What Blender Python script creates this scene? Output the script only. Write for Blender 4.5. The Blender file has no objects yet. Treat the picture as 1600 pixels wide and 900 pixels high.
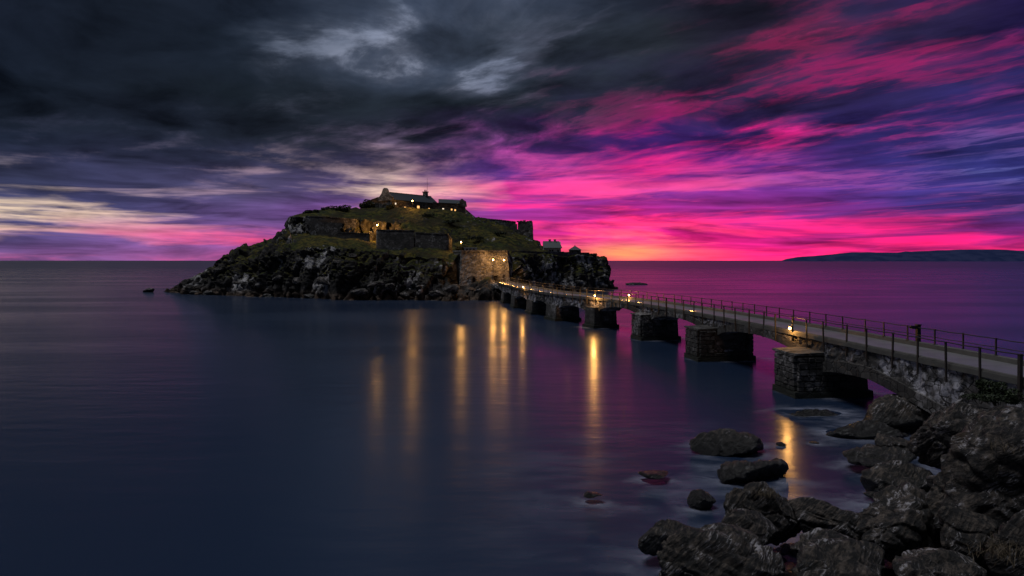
import bpy, bmesh, math, random
import numpy as np
from mathutils import Vector, Matrix

SC = bpy.context.scene
COL = SC.collection
PI = math.pi

# ------------------------------------------------------------------ camera
F_PX, HOR, EYE = 1067.0, 407.0, 9.5        # focal length and horizon row of the 1600x900 photograph, eye height in metres
cd = bpy.data.cameras.new('camera')
cd.sensor_width = 36.0
cd.lens = 36.0 * F_PX / 1600.0
cd.shift_y = -(450.0 - HOR) / 1600.0
cd.clip_start, cd.clip_end = 0.5, 90000.0
cam = bpy.data.objects.new('camera', cd)
COL.objects.link(cam)
cam.location = (0, 0, EYE)
cam.rotation_euler = (PI / 2, 0, 0)
SC.camera = cam
SC.view_settings.view_transform = 'Standard'
SC.view_settings.look = 'None'
SC.view_settings.exposure = 0.0
SC.view_settings.gamma = 1.0
SC.cycles.use_denoising = True
SC.cycles.max_bounces = 5
SC.cycles.sample_clamp_indirect = 4.0


def lin(h):
    c = [int(h[i:i + 2], 16) / 255.0 for i in (0, 2, 4)]
    return [v / 12.92 if v <= 0.04045 else ((v + 0.055) / 1.055) ** 2.4 for v in c]


# ------------------------------------------------------------------ node helper
class G:
    """small wrapper that writes node graphs"""
    def __init__(s, nt):
        s.nt, s.n, s.l = nt, nt.nodes, nt.links

    def node(s, typ, **kw):
        n = s.n.new(typ)
        for k, v in kw.items():
            setattr(n, k, v)
        return n

    def put(s, sock, v):
        if v is None:
            return
        if isinstance(v, bpy.types.NodeSocket):
            s.l.new(v, sock)
        else:
            sock.default_value = v

    def m(s, op, a, b=None, c=None, clamp=False):
        n = s.node('ShaderNodeMath', operation=op, use_clamp=clamp)
        for i, v in enumerate((a, b, c)):
            s.put(n.inputs[i], v)
        return n.outputs[0]

    def vm(s, op, a, b=None):
        n = s.node('ShaderNodeVectorMath', operation=op)
        s.put(n.inputs[0], a)
        if op == 'SCALE':
            s.put(n.inputs['Scale'], b)
        else:
            s.put(n.inputs[1], b)
        return n.outputs[1] if op in ('LENGTH', 'DOT_PRODUCT', 'DISTANCE') else n.outputs[0]

    def xyz(s, v):
        n = s.node('ShaderNodeSeparateXYZ')
        s.put(n.inputs[0], v)
        return n.outputs

    def comb(s, x, y, z):
        n = s.node('ShaderNodeCombineXYZ')
        for i, v in enumerate((x, y, z)):
            s.put(n.inputs[i], v)
        return n.outputs[0]

    def noise(s, vec, scale, detail=4.0, rough=0.5, dist=0.0, color=False, lac=2.0):
        n = s.node('ShaderNodeTexNoise')
        s.put(n.inputs['Vector'], vec)
        s.put(n.inputs['Scale'], scale)
        n.inputs['Detail'].default_value = detail
        n.inputs['Roughness'].default_value = rough
        n.inputs['Lacunarity'].default_value = lac
        n.inputs['Distortion'].default_value = dist
        return n.outputs['Color' if color else 'Fac']

    def vor(s, vec, scale, feature='F1', out='Distance', rnd=1.0):
        n = s.node('ShaderNodeTexVoronoi', feature=feature)
        s.put(n.inputs['Vector'], vec)
        n.inputs['Scale'].default_value = scale
        n.inputs['Randomness'].default_value = rnd
        return n.outputs[out]

    def mix(s, f, a, b, blend='MIX'):
        n = s.node('ShaderNodeMixRGB', blend_type=blend)
        s.put(n.inputs[0], f)
        for i, v in ((1, a), (2, b)):
            if isinstance(v, (list, tuple)):
                v = tuple(v)[:3] + (1.0,)
            s.put(n.inputs[i], v)
        return n.outputs[0]

    def mr(s, v, a, b, c=0.0, d=1.0, smooth=True):
        n = s.node('ShaderNodeMapRange', interpolation_type='SMOOTHSTEP' if smooth else 'LINEAR', clamp=True)
        for i, k in enumerate((v, a, b, c, d)):
            s.put(n.inputs[i], k)
        return n.outputs[0]

    def ramp(s, v, stops, interp='LINEAR'):
        n = s.node('ShaderNodeValToRGB')
        r = n.color_ramp
        r.interpolation = interp
        while len(r.elements) < len(stops):
            r.elements.new(0.5)
        for e, (p, c) in zip(r.elements, stops):
            e.position = p
        for e, (p, c) in zip(r.elements, stops):
            e.position = p
            e.color = tuple(c) + ((1.0,) if len(c) == 3 else ())
        s.put(n.inputs[0], v)
        return n.outputs[0], n.outputs[1]


# ------------------------------------------------------------------ sky (world): overcast dusk with a low sunset
# Colours of the cloud undersides (CLOUD), of the brighter gaps and lit edges (GAP) and how open the cover is (OPEN),
# by compass direction and height above the horizon.
GX = [0, 200, 400, 600, 800, 1000, 1200, 1400, 1600]
GY = [0, 80, 160, 220, 260, 300, 340, 375, 405]
CLOUD = '''141a26 171d28 1a212e 303a4c 343d4f 1c212d 1c1c2a 2a2040 241c50
161d2a 171e2a 151c26 333c4d 303846 22272f 2a243a 262548 221f4e
10161e 151a22 12181f 1a2028 1c232d 24233a 2a2148 2a2050 2a2258
1a2232 1e2434 1c212d 1e212d 2b2142 3a1c62 30205c 302a6e 282860
22283a 262b40 2e3048 3a3450 4c2870 4a1c74 6a2a80 40307c 2c2e70
3e3e5e 44446a 4c4568 503e6c 5a2878 702880 6a2c84 403280 30306c
42466e 4e4a7a 60497e 6a4080 8a2c80 9a1c6c 7a2270 3a2464 38245e
5a5082 684e88 80488a 9a4080 b82878 c81868 b01868 90206c 70206a
6a4c80 80508a a04c88 b03c80 e02068 e82060 d01a68 c01868 a01e68'''
GAP = '''2a3040 2c3340 303848 5e687c 687086 3a4050 60284a b02460 6a2a72
2a3042 2a3144 384252 7c8294 646c80 453a50 a02058 b01e58 802462
2c3246 30354a 3a4050 505568 4a4a5c 8a1e5c c01a68 c01c70 a0307a
40435c 50506a 5a586e 6a5a78 8a3a8a e01a7a e8187c c0409a 7a60b0
5a5a78 70688a a08a90 c0a0a4 c050a0 f02a80 b04aa0 6a60a8 5a68b0
d0b8b0 a890a8 a888a0 f0d0b8 e83890 f04890 b850a0 a83c92 7070b8
ffe2b8 e8c0b0 a080a8 c06a98 f02a80 ff3078 f02078 f01a78 a03080
f0c0b0 d0609a f0508a f84878 ff5078 ff5a70 ff2a70 ff2078 e02078
d0609a c06098 d85090 e04080 ff4068 ff4868 ff2a70 ff3070 ff3070'''
OPEN = '''.1 .12 .15 .38 .36 .22 .22 .28 .18
.15 .15 .15 .44 .38 .2 .24 .20 .16
.1 .2 .1 .2 .2 .24 .24 .18 .18
.22 .27 .18 .25 .36 .42 .34 .24 .20
.27 .27 .35 .40 .40 .54 .38 .24 .20
.45 .36 .36 .48 .44 .48 .38 .28 .24
.62 .44 .28 .38 .48 .46 .42 .38 .34
.42 .45 .48 .5 .5 .55 .52 .48 .48
.4 .5 .5 .5 .5 .5 .5 .5 .5'''


def grid(txt, f):
    return np.array([[f(w) for w in row.split()] for row in txt.strip().split('\n')], float)


def bil(g, px, py):
    """bilinear lookup of a colour table"""
    px = min(max(px, GX[0]), GX[-1]); py = min(max(py, GY[0]), GY[-1])
    i = max(0, min(len(GX) - 2, int(np.searchsorted(GX, px, 'right')) - 1))
    j = max(0, min(len(GY) - 2, int(np.searchsorted(GY, py, 'right')) - 1))
    a = (px - GX[i]) / (GX[i + 1] - GX[i]); b = (py - GY[j]) / (GY[j + 1] - GY[j])
    return (g[j, i] * (1 - a) + g[j, i + 1] * a) * (1 - b) + (g[j + 1, i] * (1 - a) + g[j + 1, i + 1] * a) * b


def make_sky():
    w = bpy.data.worlds.new('World')
    SC.world = w
    w.use_nodes = True
    w.node_tree.nodes.clear()
    g = G(w.node_tree)
    tc = g.node('ShaderNodeTexCoord').outputs['Generated']
    x, y, z = g.xyz(tc)
    hor = g.m('SQRT', g.m('ADD', g.m('MULTIPLY', x, x), g.m('MULTIPLY', y, y)))
    te = g.m('DIVIDE', g.m('MAXIMUM', z, 0.0), g.m('MAXIMUM', hor, 0.02))
    az = g.m('ARCTAN2', x, y)
    # cloud sheet seen from below
    zz = g.m('ADD', g.m('MAXIMUM', z, 0.0), 0.07)
    P = g.comb(g.m('DIVIDE', x, zz), g.m('DIVIDE', y, zz), 0.0)
    vr = g.node('ShaderNodeVectorRotate', rotation_type='Z_AXIS')
    g.put(vr.inputs['Vector'], P)
    vr.inputs['Angle'].default_value = math.radians(-35)
    Q = g.vm('MULTIPLY', vr.outputs[0], (1.0, 0.62, 1.0))
    wq = g.vm('SUBTRACT', g.noise(Q, 0.9, 2, 0.5, color=True), (0.5, 0.5, 0.5))
    Q = g.vm('ADD', Q, g.vm('SCALE', wq, 0.8))
    nP = g.noise(Q, 1.9, 10, 0.62)
    # billowing cells of the cloud base: paler veins between rounded masses
    vo = g.node('ShaderNodeTexVoronoi', feature='SMOOTH_F1')
    g.put(vo.inputs['Vector'], g.vm('ADD', Q, g.vm('SCALE', g.vm('SUBTRACT', g.noise(Q, 3.0, 5, 0.6, color=True), (0.5, 0.5, 0.5)), 0.5)))
    vo.inputs['Scale'].default_value = 2.6
    vo.inputs['Smoothness'].default_value = 0.6
    bil_ = g.mr(vo.outputs['Distance'], 0.12, 0.70, 0.0, 1.0)
    nP = g.m('ADD', g.m('MULTIPLY', nP, 0.82), g.m('MULTIPLY', bil_, 0.16))
    nP2 = g.m('ADD', g.m('MULTIPLY', g.noise(g.vm('ADD', Q, (7.3, 2.1, 4.0)), 3.0, 8, 0.6), 0.75), g.m('MULTIPLY', bil_, 0.25))
    # long cloud streets, drawn out along one direction
    vs_ = g.vm('MULTIPLY', vr.outputs[0], (1.0, 0.30, 1.0))
    vs_ = g.vm('ADD', vs_, g.vm('SCALE', g.vm('SUBTRACT', g.noise(Q, 1.6, 5, 0.62, color=True), (0.5, 0.5, 0.5)), 0.30))
    nR = g.noise(vs_, 2.3, 7, 0.58)
    # thin layers near the horizon
    S = g.comb(g.m('MULTIPLY', az, 4.6), g.m('MULTIPLY', te, 46.0), 3.0)
    wsn = g.vm('SUBTRACT', g.noise(S, 0.5, 2, 0.5, color=True), (0.5, 0.5, 0.5))
    S = g.vm('ADD', S, g.vm('SCALE', wsn, 1.6))
    nS = g.noise(S, 0.9, 7, 0.58)
    nS2 = g.noise(g.vm('ADD', S, (5.0, 9.0, 1.0)), 2.2, 5, 0.55)
    low = g.mr(te, 0.20, 0.06)
    n1 = g.m('ADD', g.m('MULTIPLY', nS, low), g.m('MULTIPLY', nP, g.m('SUBTRACT', 1.0, low)))
    n2 = g.m('ADD', g.m('MULTIPLY', nS2, low), g.m('MULTIPLY', nP2, g.m('SUBTRACT', 1.0, low)))
    # irregular borders between the colour regions
    wv = g.vm('SUBTRACT', g.noise(g.comb(g.m('MULTIPLY', az, 3.0), g.m('MULTIPLY', te, 9.0), 0.0), 1.3, 4, 0.6, color=True), (0.5, 0.5, 0.5))
    wx, wy, wz = g.xyz(wv)
    azw = g.m('ADD', az, g.m('MULTIPLY', wx, 0.30))
    tew = g.m('MULTIPLY', te, g.m('ADD', 1.0, g.m('MULTIPLY', wy, 0.55)))
    LIM = math.radians(62)
    u = g.m('MULTIPLY_ADD', azw, 0.5 / LIM, 0.5)
    C, L, A = grid(CLOUD, lin), grid(GAP, lin), grid(OPEN, float)
    azs = np.linspace(-LIM, LIM, 25)
    rows = [(HOR - yy) / F_PX for yy in GY][::-1]
    colC = colL = opn = None
    for k, t in enumerate(rows):
        sc, sl = [], []
        for a in azs:
            ca = max(math.cos(a), 0.3)
            px = 800 + F_PX * math.tan(max(min(a, 1.0), -1.0)); py = HOR - F_PX * t / ca
            sc.append(((a + LIM) / (2 * LIM), tuple(bil(C, px, py)) + (1.0,)))
            sl.append(((a + LIM) / (2 * LIM), tuple(bil(L, px, py)) + (float(bil(A[..., None], px, py)[0]),)))
        c1, _ = g.ramp(u, sc)
        l1, a1 = g.ramp(u, sl)
        if colC is None:
            colC, colL, opn = c1, l1, a1
        else:
            f = g.mr(tew, rows[k - 1], t)
            colC, colL = g.mix(f, colC, c1), g.mix(f, colL, l1)
            opn = g.m('ADD', g.m('MULTIPLY', opn, g.m('SUBTRACT', 1.0, f)), g.m('MULTIPLY', a1, f))
    th = g.m('MULTIPLY_ADD', opn, -0.55, 0.775)
    wdt = g.m('MULTIPLY_ADD', low, -0.05, 0.14)
    gap = g.mr(n1, g.m('SUBTRACT', th, wdt), g.m('ADD', th, g.m('ADD', wdt, 0.02)))
    colD = g.mix(1.0, colC, g.comb(*[g.m('MULTIPLY_ADD', n2, 2.6, -0.30)] * 3), 'MULTIPLY')
    colB = g.mix(1.0, colL, g.comb(*[g.m('MULTIPLY_ADD', n2, 1.5, 0.25)] * 3), 'MULTIPLY')
    # higher up only the cloud edges catch the full colour, the open cover between is duller
    inner = g.mix(g.mr(te, 0.30, 0.10, 0.45, 1.0), colD, colB)
    col = g.mix(gap, colD, inner)
    ed = g.m('DIVIDE', g.m('SUBTRACT', nR, 0.54), 0.038)
    rim = g.m('EXPONENT', g.m('MULTIPLY', g.m('MULTIPLY', ed, ed), -1.0))
    rim = g.m('MULTIPLY', g.m('MULTIPLY', rim, g.mr(n1, 0.38, 0.60)), g.m('MULTIPLY', g.mr(az, -0.12, 0.18), g.mr(te, 0.02, 0.09)))
    col = g.mix(g.m('MULTIPLY', rim, 0.50), col, colL)
    # the band over the set sun is brighter than a photograph can hold
    ca_ = g.m('DIVIDE', g.m('SUBTRACT', az, 0.17), 0.42)
    hot = g.m('MULTIPLY', g.mr(te, 0.17, 0.03), g.m('EXPONENT', g.m('MULTIPLY', g.m('MULTIPLY', ca_, ca_), -1.0)))
    col = g.vm('SCALE', col, g.m('MULTIPLY_ADD', hot, 0.5, 1.0))
    # small brilliant breaks in the dark deck
    brk = g.m('MULTIPLY', g.m('MULTIPLY', g.mr(n1, g.m('SUBTRACT', th, 0.03), g.m('ADD', th, 0.09)), g.mr(n2, 0.49, 0.62)), g.mr(te, 0.10, 0.22))
    col = g.mix(g.m('MULTIPLY', brk, 0.8), col, g.mix(1.0, colL, (1.6, 1.6, 1.6), 'MULTIPLY'))
    # glow just above the sunset
    da = g.m('DIVIDE', g.m('SUBTRACT', az, math.atan((972 - 800) / F_PX)), 0.072)
    dt = g.m('DIVIDE', g.m('SUBTRACT', te, 0.012), 0.013)
    glow = g.m('EXPONENT', g.m('MULTIPLY', g.m('ADD', g.m('MULTIPLY', da, da), g.m('MULTIPLY', dt, dt)), -1.0))
    col = g.mix(g.m('MULTIPLY', glow, g.m('MULTIPLY_ADD', n2, 1.2, -0.05, clamp=True)), col, lin('ffbe5c'))
    # round behind the camera and overhead the cover is an even slate grey
    back = g.m('MAXIMUM', g.mr(g.m('ABSOLUTE', az), 0.95, 1.5), g.mr(te, 0.42, 0.8))
    slate = g.mix(n1, lin('1c222d'), lin('3a4152'))
    col = g.mix(back, col, slate)
    bg = g.node('ShaderNodeBackground')
    g.put(bg.inputs[0], col)
    bg.inputs[1].default_value = 1.0
    out = g.node('ShaderNodeOutputWorld')
    g.l.new(bg.outputs[0], out.inputs[0])
    w.cycles.sampling_method = 'MANUAL'
    w.cycles.sample_map_resolution = 1024


make_sky()

# the remaining daylight of the high overcast: one broad, weak sun
sd = bpy.data.lights.new('sun', 'SUN')
sd.energy = 1.3
sd.angle = math.radians(26)
sd.color = (0.93, 0.95, 1.0)
sun = bpy.data.objects.new('sun', sd)
COL.objects.link(sun)
sun.rotation_euler = Vector((0.30, 0.03, -0.95)).to_track_quat('-Z', 'Y').to_euler()
# ------------------------------------------------------------------ placing and tagging helpers
def at(px, y, d):
    """world point on the ray through a photograph point, at ground distance d"""
    return Vector(((px - 800.0) / F_PX * d, d, EYE - (y - HOR) / F_PX * d))


def zat(y, d):
    return EYE - (y - HOR) / F_PX * d


def tag(o, label=None, cat=None, group=None, kind=None):
    for k, v in (('label', label), ('category', cat), ('group', group), ('kind', kind)):
        if v:
            o[k] = v
    return o


def empty(name, loc, rz=0.0):
    o = bpy.data.objects.new(name, None)
    COL.objects.link(o)
    o.location = loc
    o.rotation_euler = (0, 0, rz)
    return o


def link(name, me, mat=None, parent=None, loc=None):
    o = bpy.data.objects.new(name, me)
    COL.objects.link(o)
    if mat is not None and not me.materials:
        me.materials.append(mat)
    if parent is not None:
        o.parent = parent
    if loc is not None:
        o.location = loc
    return o


def mesh_np(name, V, Fq, smooth=True):
    me = bpy.data.meshes.new(name)
    V = np.asarray(V, np.float32); Fq = np.asarray(Fq, np.int32)
    k = Fq.shape[1]
    me.vertices.add(len(V)); me.vertices.foreach_set('co', V.ravel())
    me.loops.add(Fq.size); me.loops.foreach_set('vertex_index', Fq.ravel())
    me.polygons.add(len(Fq))
    me.polygons.foreach_set('loop_start', np.arange(0, Fq.size, k, dtype=np.int32))
    me.polygons.foreach_set('use_smooth', np.full(len(Fq), smooth))
    me.update(calc_edges=True)
    return me


def gridfaces(nr, nc, wrap=False):
    r = np.arange(nr - 1)[:, None]; c = np.arange(nc if wrap else nc - 1)[None, :]
    a = r * nc + c; b = r * nc + (c + 1) % nc
    return np.stack([a, b, b + nc, a + nc], -1).reshape(-1, 4)


class MB:
    """collects boxes, bars and prisms into one mesh"""
    def __init__(s):
        s.v, s.f = [], []

    def add(s, vs, fs):
        o = len(s.v)
        s.v += [tuple(v) for v in vs]
        s.f += [tuple(i + o for i in f) for f in fs]

    def box(s, lo, hi, M=None):
        (a, b, c), (d, e, f) = lo, hi
        vs = [Vector(p) for p in ((a, b, c), (d, b, c), (d, e, c), (a, e, c), (a, b, f), (d, b, f), (d, e, f), (a, e, f))]
        if M is not None:
            vs = [M @ v for v in vs]
        s.add(vs, [(0, 3, 2, 1), (4, 5, 6, 7), (0, 1, 5, 4), (1, 2, 6, 5), (2, 3, 7, 6), (3, 0, 4, 7)])

    def hull8(s, bot, top):
        """4 bottom points and 4 top points, counter-clockwise seen from above"""
        s.add(list(bot) + list(top), [(0, 3, 2, 1), (4, 5, 6, 7), (0, 1, 5, 4), (1, 2, 6, 5), (2, 3, 7, 6), (3, 0, 4, 7)])

    def tube(s, p, q, r0, r1=None, n=6, caps=True):
        p, q = Vector(p), Vector(q)
        r1 = r0 if r1 is None else r1
        t = (q - p).normalized()
        a = t.orthogonal().normalized(); b = t.cross(a)
        vs = [p + (a * math.cos(2 * PI * i / n) + b * math.sin(2 * PI * i / n)) * r0 for i in range(n)]
        vs += [q + (a * math.cos(2 * PI * i / n) + b * math.sin(2 * PI * i / n)) * r1 for i in range(n)]
        fs = [(i, (i + 1) % n, n + (i + 1) % n, n + i) for i in range(n)]
        if caps:
            fs += [tuple(range(n - 1, -1, -1)), tuple(range(n, 2 * n))]
        s.add(vs, fs)

    def lathe(s, c, prof, n=10):
        vs, fs = [], []
        for r, z in prof:
            vs += [(c[0] + r * math.cos(2 * PI * i / n), c[1] + r * math.sin(2 * PI * i / n), c[2] + z) for i in range(n)]
        for k in range(len(prof) - 1):
            fs += [(k * n + i, k * n + (i + 1) % n, (k + 1) * n + (i + 1) % n, (k + 1) * n + i) for i in range(n)]
        fs += [tuple(range(n - 1, -1, -1)), tuple(range((len(prof) - 1) * n, len(prof) * n))]
        s.add(vs, fs)

    def mesh(s, name, smooth=False):
        me = bpy.data.meshes.new(name)
        me.from_pydata(s.v, [], s.f)
        if smooth:
            me.polygons.foreach_set('use_smooth', np.full(len(me.polygons), True))
        me.update()
        return me

    def build(s, name, mat, parent=None, smooth=False, bevel=0.0):
        o = link(name, s.mesh(name, smooth), mat, parent)
        if bevel:
            b = o.modifiers.new('edge', 'BEVEL'); b.width = bevel; b.segments = 1; b.limit_method = 'ANGLE'
        return o


# ------------------------------------------------------------------ noise on arrays of points
def h3(ix, iy, iz, seed):
    n = (ix.astype(np.uint32) * np.uint32(374761393) + iy.astype(np.uint32) * np.uint32(668265263)
         + iz.astype(np.uint32) * np.uint32(2147483647) + np.uint32((seed * 974711 + 12345) & 0xffffffff))
    n = (n ^ (n >> np.uint32(13))) * np.uint32(1274126177)
    n = (n ^ (n >> np.uint32(15))) * np.uint32(2246822519)
    n = n ^ (n >> np.uint32(16))
    return n.astype(np.float64) / 4294967295.0


def vn(p, seed=0):
    """value noise, -1..1"""
    f = np.floor(p); i = f.astype(np.int64); t = p - f
    t = t * t * t * (t * (t * 6 - 15) + 10)
    r = 0.0
    for dx in (0, 1):
        wx = t[:, 0] if dx else 1 - t[:, 0]
        for dy in (0, 1):
            wy = t[:, 1] if dy else 1 - t[:, 1]
            for dz in (0, 1):
                wz = t[:, 2] if dz else 1 - t[:, 2]
                r = r + wx * wy * wz * h3(i[:, 0] + dx, i[:, 1] + dy, i[:, 2] + dz, seed)
    return r * 2 - 1


def fbm(p, octs=5, seed=0, gain=0.5, ridged=False):
    a, s, tot = 1.0, 0.0, 0.0
    for k in range(octs):
        n = vn(p + 17.3 * k, seed + k)
        if ridged:
            n = 1 - 2 * np.abs(n)
        s = s + a * n; tot += a
        a *= gain; p = p * 2.07
    return s / tot


def cell(p, seed=0):
    """cellular noise: nearest and second nearest distance, and a random value per cell"""
    f = np.floor(p).astype(np.int64)
    d1 = np.full(len(p), 9.0); d2 = np.full(len(p), 9.0); idv = np.zeros(len(p))
    for dx in (-1, 0, 1):
        for dy in (-1, 0, 1):
            for dz in (-1, 0, 1):
                cx, cy, cz = f[:, 0] + dx, f[:, 1] + dy, f[:, 2] + dz
                q = np.stack([cx + h3(cx, cy, cz, seed), cy + h3(cx, cy, cz, seed + 1), cz + h3(cx, cy, cz, seed + 2)], 1)
                d = np.sqrt(((q - p) ** 2).sum(1))
                r = h3(cx, cy, cz, seed + 3)
                m = d < d1
                d2 = np.where(m, d1, np.minimum(d2, d)); idv = np.where(m, r, idv); d1 = np.where(m, d, d1)
    return d1, d2, idv


# ------------------------------------------------------------------ materials
def material(name):
    m = bpy.data.materials.new(name)
    m.use_nodes = True
    m.node_tree.nodes.clear()
    g = G(m.node_tree)
    b = g.node('ShaderNodeBsdfPrincipled')
    o = g.node('ShaderNodeOutputMaterial')
    g.l.new(b.outputs[0], o.inputs[0])
    return m, g, b, o


def bump(g, b, h, strength=0.5, dist=0.05):
    n = g.node('ShaderNodeBump')
    n.inputs['Strength'].default_value = strength
    n.inputs['Distance'].default_value = dist
    g.put(n.inputs['Height'], h)
    g.l.new(n.outputs[0], b.inputs['Normal'])
    return n.outputs[0]


def plain(name, rgb, rough=0.6, metal=0.0, var=0.25, scale=6.0):
    m, g, b, o = material(name)
    p = g.node('ShaderNodeTexCoord').outputs['Object']
    n = g.noise(p, scale, 5, 0.6)
    c = g.mix(n, [v * (1 - var) for v in rgb], [v * (1 + var) for v in rgb])
    g.put(b.inputs['Base Color'], c)
    b.inputs['Roughness'].default_value = rough
    b.inputs['Metallic'].default_value = metal
    bump(g, b, n, 0.3, 0.01)
    return m


def glowing(name, rgb, strength):
    m, g, b, o = material(name)
    e = g.node('ShaderNodeEmission')
    e.inputs[0].default_value = tuple(rgb) + (1,)
    e.inputs[1].default_value = strength
    g.l.new(e.outputs[0], o.inputs[0])
    return m


def pos(g):
    return g.node('ShaderNodeNewGeometry').outputs['Position']


def water_material():
    m, g, b, o = material('sea_water')
    p = pos(g)
    x, y, z = g.xyz(p)
    # long low ripples, smoothed by the long exposure
    w1 = g.noise(g.vm('MULTIPLY', p, (0.35, 1.0, 1.0)), 0.55, 4, 0.55)
    w2 = g.noise(g.vm('MULTIPLY', p, (0.5, 1.0, 1.0)), 3.0, 3, 0.5)
    w3 = g.noise(g.vm('MULTIPLY', p, (0.25, 1.0, 1.0)), 0.06, 3, 0.5)
    far = g.mr(y, 60.0, 500.0, 1.0, 0.0)
    hgt = g.m('ADD', g.m('MULTIPLY', w1, 0.05), g.m('MULTIPLY', w2, 0.006))
    bump(g, b, g.m('MULTIPLY', hgt, far), 0.8, 1.0)
    g.put(b.inputs['Roughness'], g.m('ADD', g.mr(w3, 0.35, 0.65, 0.21, 0.27), g.mr(y, 150.0, 1200.0, 0.0, 0.08)))
    b.inputs['Anisotropic'].default_value = 0.35         # crests of the swell lie across the view
    b.inputs['Tangent'].default_value = (0, 1, 0)
    g.put(b.inputs['Tangent'], g.comb(0.0, 1.0, 0.0))
    b.inputs['IOR'].default_value = 1.5
    # milky veil where the swell broke round the near rocks
    dx = g.m('SUBTRACT', x, 9.0); dy = g.m('SUBTRACT', y, 27.0)
    dd = g.m('SQRT', g.m('ADD', g.m('MULTIPLY', dx, dx), g.m('MULTIPLY', g.m('MULTIPLY', dy, dy), 0.6)))
    near = g.mr(dd, 13.0, 3.0)
    q = g.vm('ADD', g.vm('MULTIPLY', p, (0.22, 0.5, 1.0)), g.vm('SCALE', g.noise(p, 0.3, 3, 0.5, color=True), 0.8))
    veil = g.m('MULTIPLY', g.mr(g.noise(q, 1.0, 4, 0.55), 0.42, 0.72), near)
    b.inputs['Base Color'].default_value = (0.006, 0.014, 0.024, 1)
    g.put(b.inputs['Base Color'], g.mix(g.m('MULTIPLY', veil, 0.22), (0.012, 0.024, 0.054), (0.38, 0.41, 0.52)))
    return m


M = {}
M['water'] = water_material()

# ------------------------------------------------------------------ sea
mb = MB()
mb.add([(-60000, -3000, 0), (60000, -3000, 0), (60000, 60000, 0), (-60000, 60000, 0)], [(0, 1, 2, 3)])
sea = tag(mb.build('sea', M['water']), kind='structure')
# ------------------------------------------------------------------ stone and plant materials
def rock_color(g, p, scale, dark, mid, pale, pale_amt=0.5):
    """dark weathered rock with paler lichen-covered patches and veins"""
    a = g.noise(p, 0.17 * scale, 4, 0.55)
    b_ = g.noise(p, 1.3 * scale, 7, 0.62)
    c = g.mix(g.mr(b_, 0.35, 0.68), dark, mid)
    lich = g.m('MULTIPLY', g.mr(a, 0.60 - 0.22 * pale_amt, 0.72 - 0.22 * pale_amt), g.mr(g.noise(g.vm('ADD', p, (3.1, 8.2, 1.7)), 0.9 * scale, 5, 0.58), 0.48, 0.60))
    c = g.mix(lich, c, pale)
    return c, a, b_


def island_material():
    m, g, b, o = material('island_rock_and_turf')
    geo = g.node('ShaderNodeNewGeometry')
    p = geo.outputs['Position']
    nx, ny, nz = g.xyz(geo.outputs['Normal'])
    x, y, z = g.xyz(p)
    c, a, fine = rock_color(g, g.vm('MULTIPLY', p, (1, 1, 0.8)), 0.55, (0.010, 0.009, 0.009), (0.055, 0.051, 0.049), (0.46, 0.44, 0.44), 0.52)
    wet = g.mr(g.m('ADD', z, g.m('MULTIPLY', fine, 1.5)), 1.0, 3.4)
    brown = g.mix(g.mr(fine, 0.4, 0.65), (0.03, 0.022, 0.017), (0.13, 0.09, 0.065))
    c = g.mix(wet, brown, c)
    gn = g.noise(p, 0.16, 5, 0.6)
    gn2 = g.noise(g.vm('MULTIPLY', p, (1, 1, 2.0)), 0.7, 6, 0.65)
    turf = g.mix(g.mr(gn, 0.35, 0.65), (0.036, 0.046, 0.006), (0.100, 0.078, 0.012))
    turf = g.mix(g.mr(gn2, 0.40, 0.62), (0.009, 0.012, 0.004), turf)
    turf = g.mix(g.m('MULTIPLY', g.mr(gn2, 0.60, 0.72), 0.5), turf, (0.11, 0.08, 0.04))
    brk = g.mr(g.noise(g.vm('ADD', p, (40, 3, 9)), 0.11, 5, 0.62), 0.50, 0.60)
    turf = g.mix(g.m('MULTIPLY', brk, 0.75), turf, (0.018, 0.014, 0.006))
    k = g.m('ADD', nz, g.m('MULTIPLY_ADD', gn2, 0.9, -0.45))
    k = g.m('ADD', k, g.m('MULTIPLY_ADD', g.noise(g.vm('ADD', p, (9, 30, 2)), 0.12, 4, 0.55), 1.1, -0.52))
    mask = g.m('MULTIPLY', g.mr(k, 0.57, 0.75), g.mr(g.m('ADD', z, g.m('MULTIPLY', fine, 4.0)), 5.2, 8.0))
    g.put(b.inputs['Base Color'], g.mix(mask, c, turf))
    b.inputs['Specular IOR Level'].default_value = 0.15
    b.inputs['Roughness'].default_value = 0.85
    bump(g, b, g.m('ADD', fine, g.m('MULTIPLY', g.noise(p, 2.4, 5, 0.6), 0.25)), 0.8, 0.5)
    return m


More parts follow.
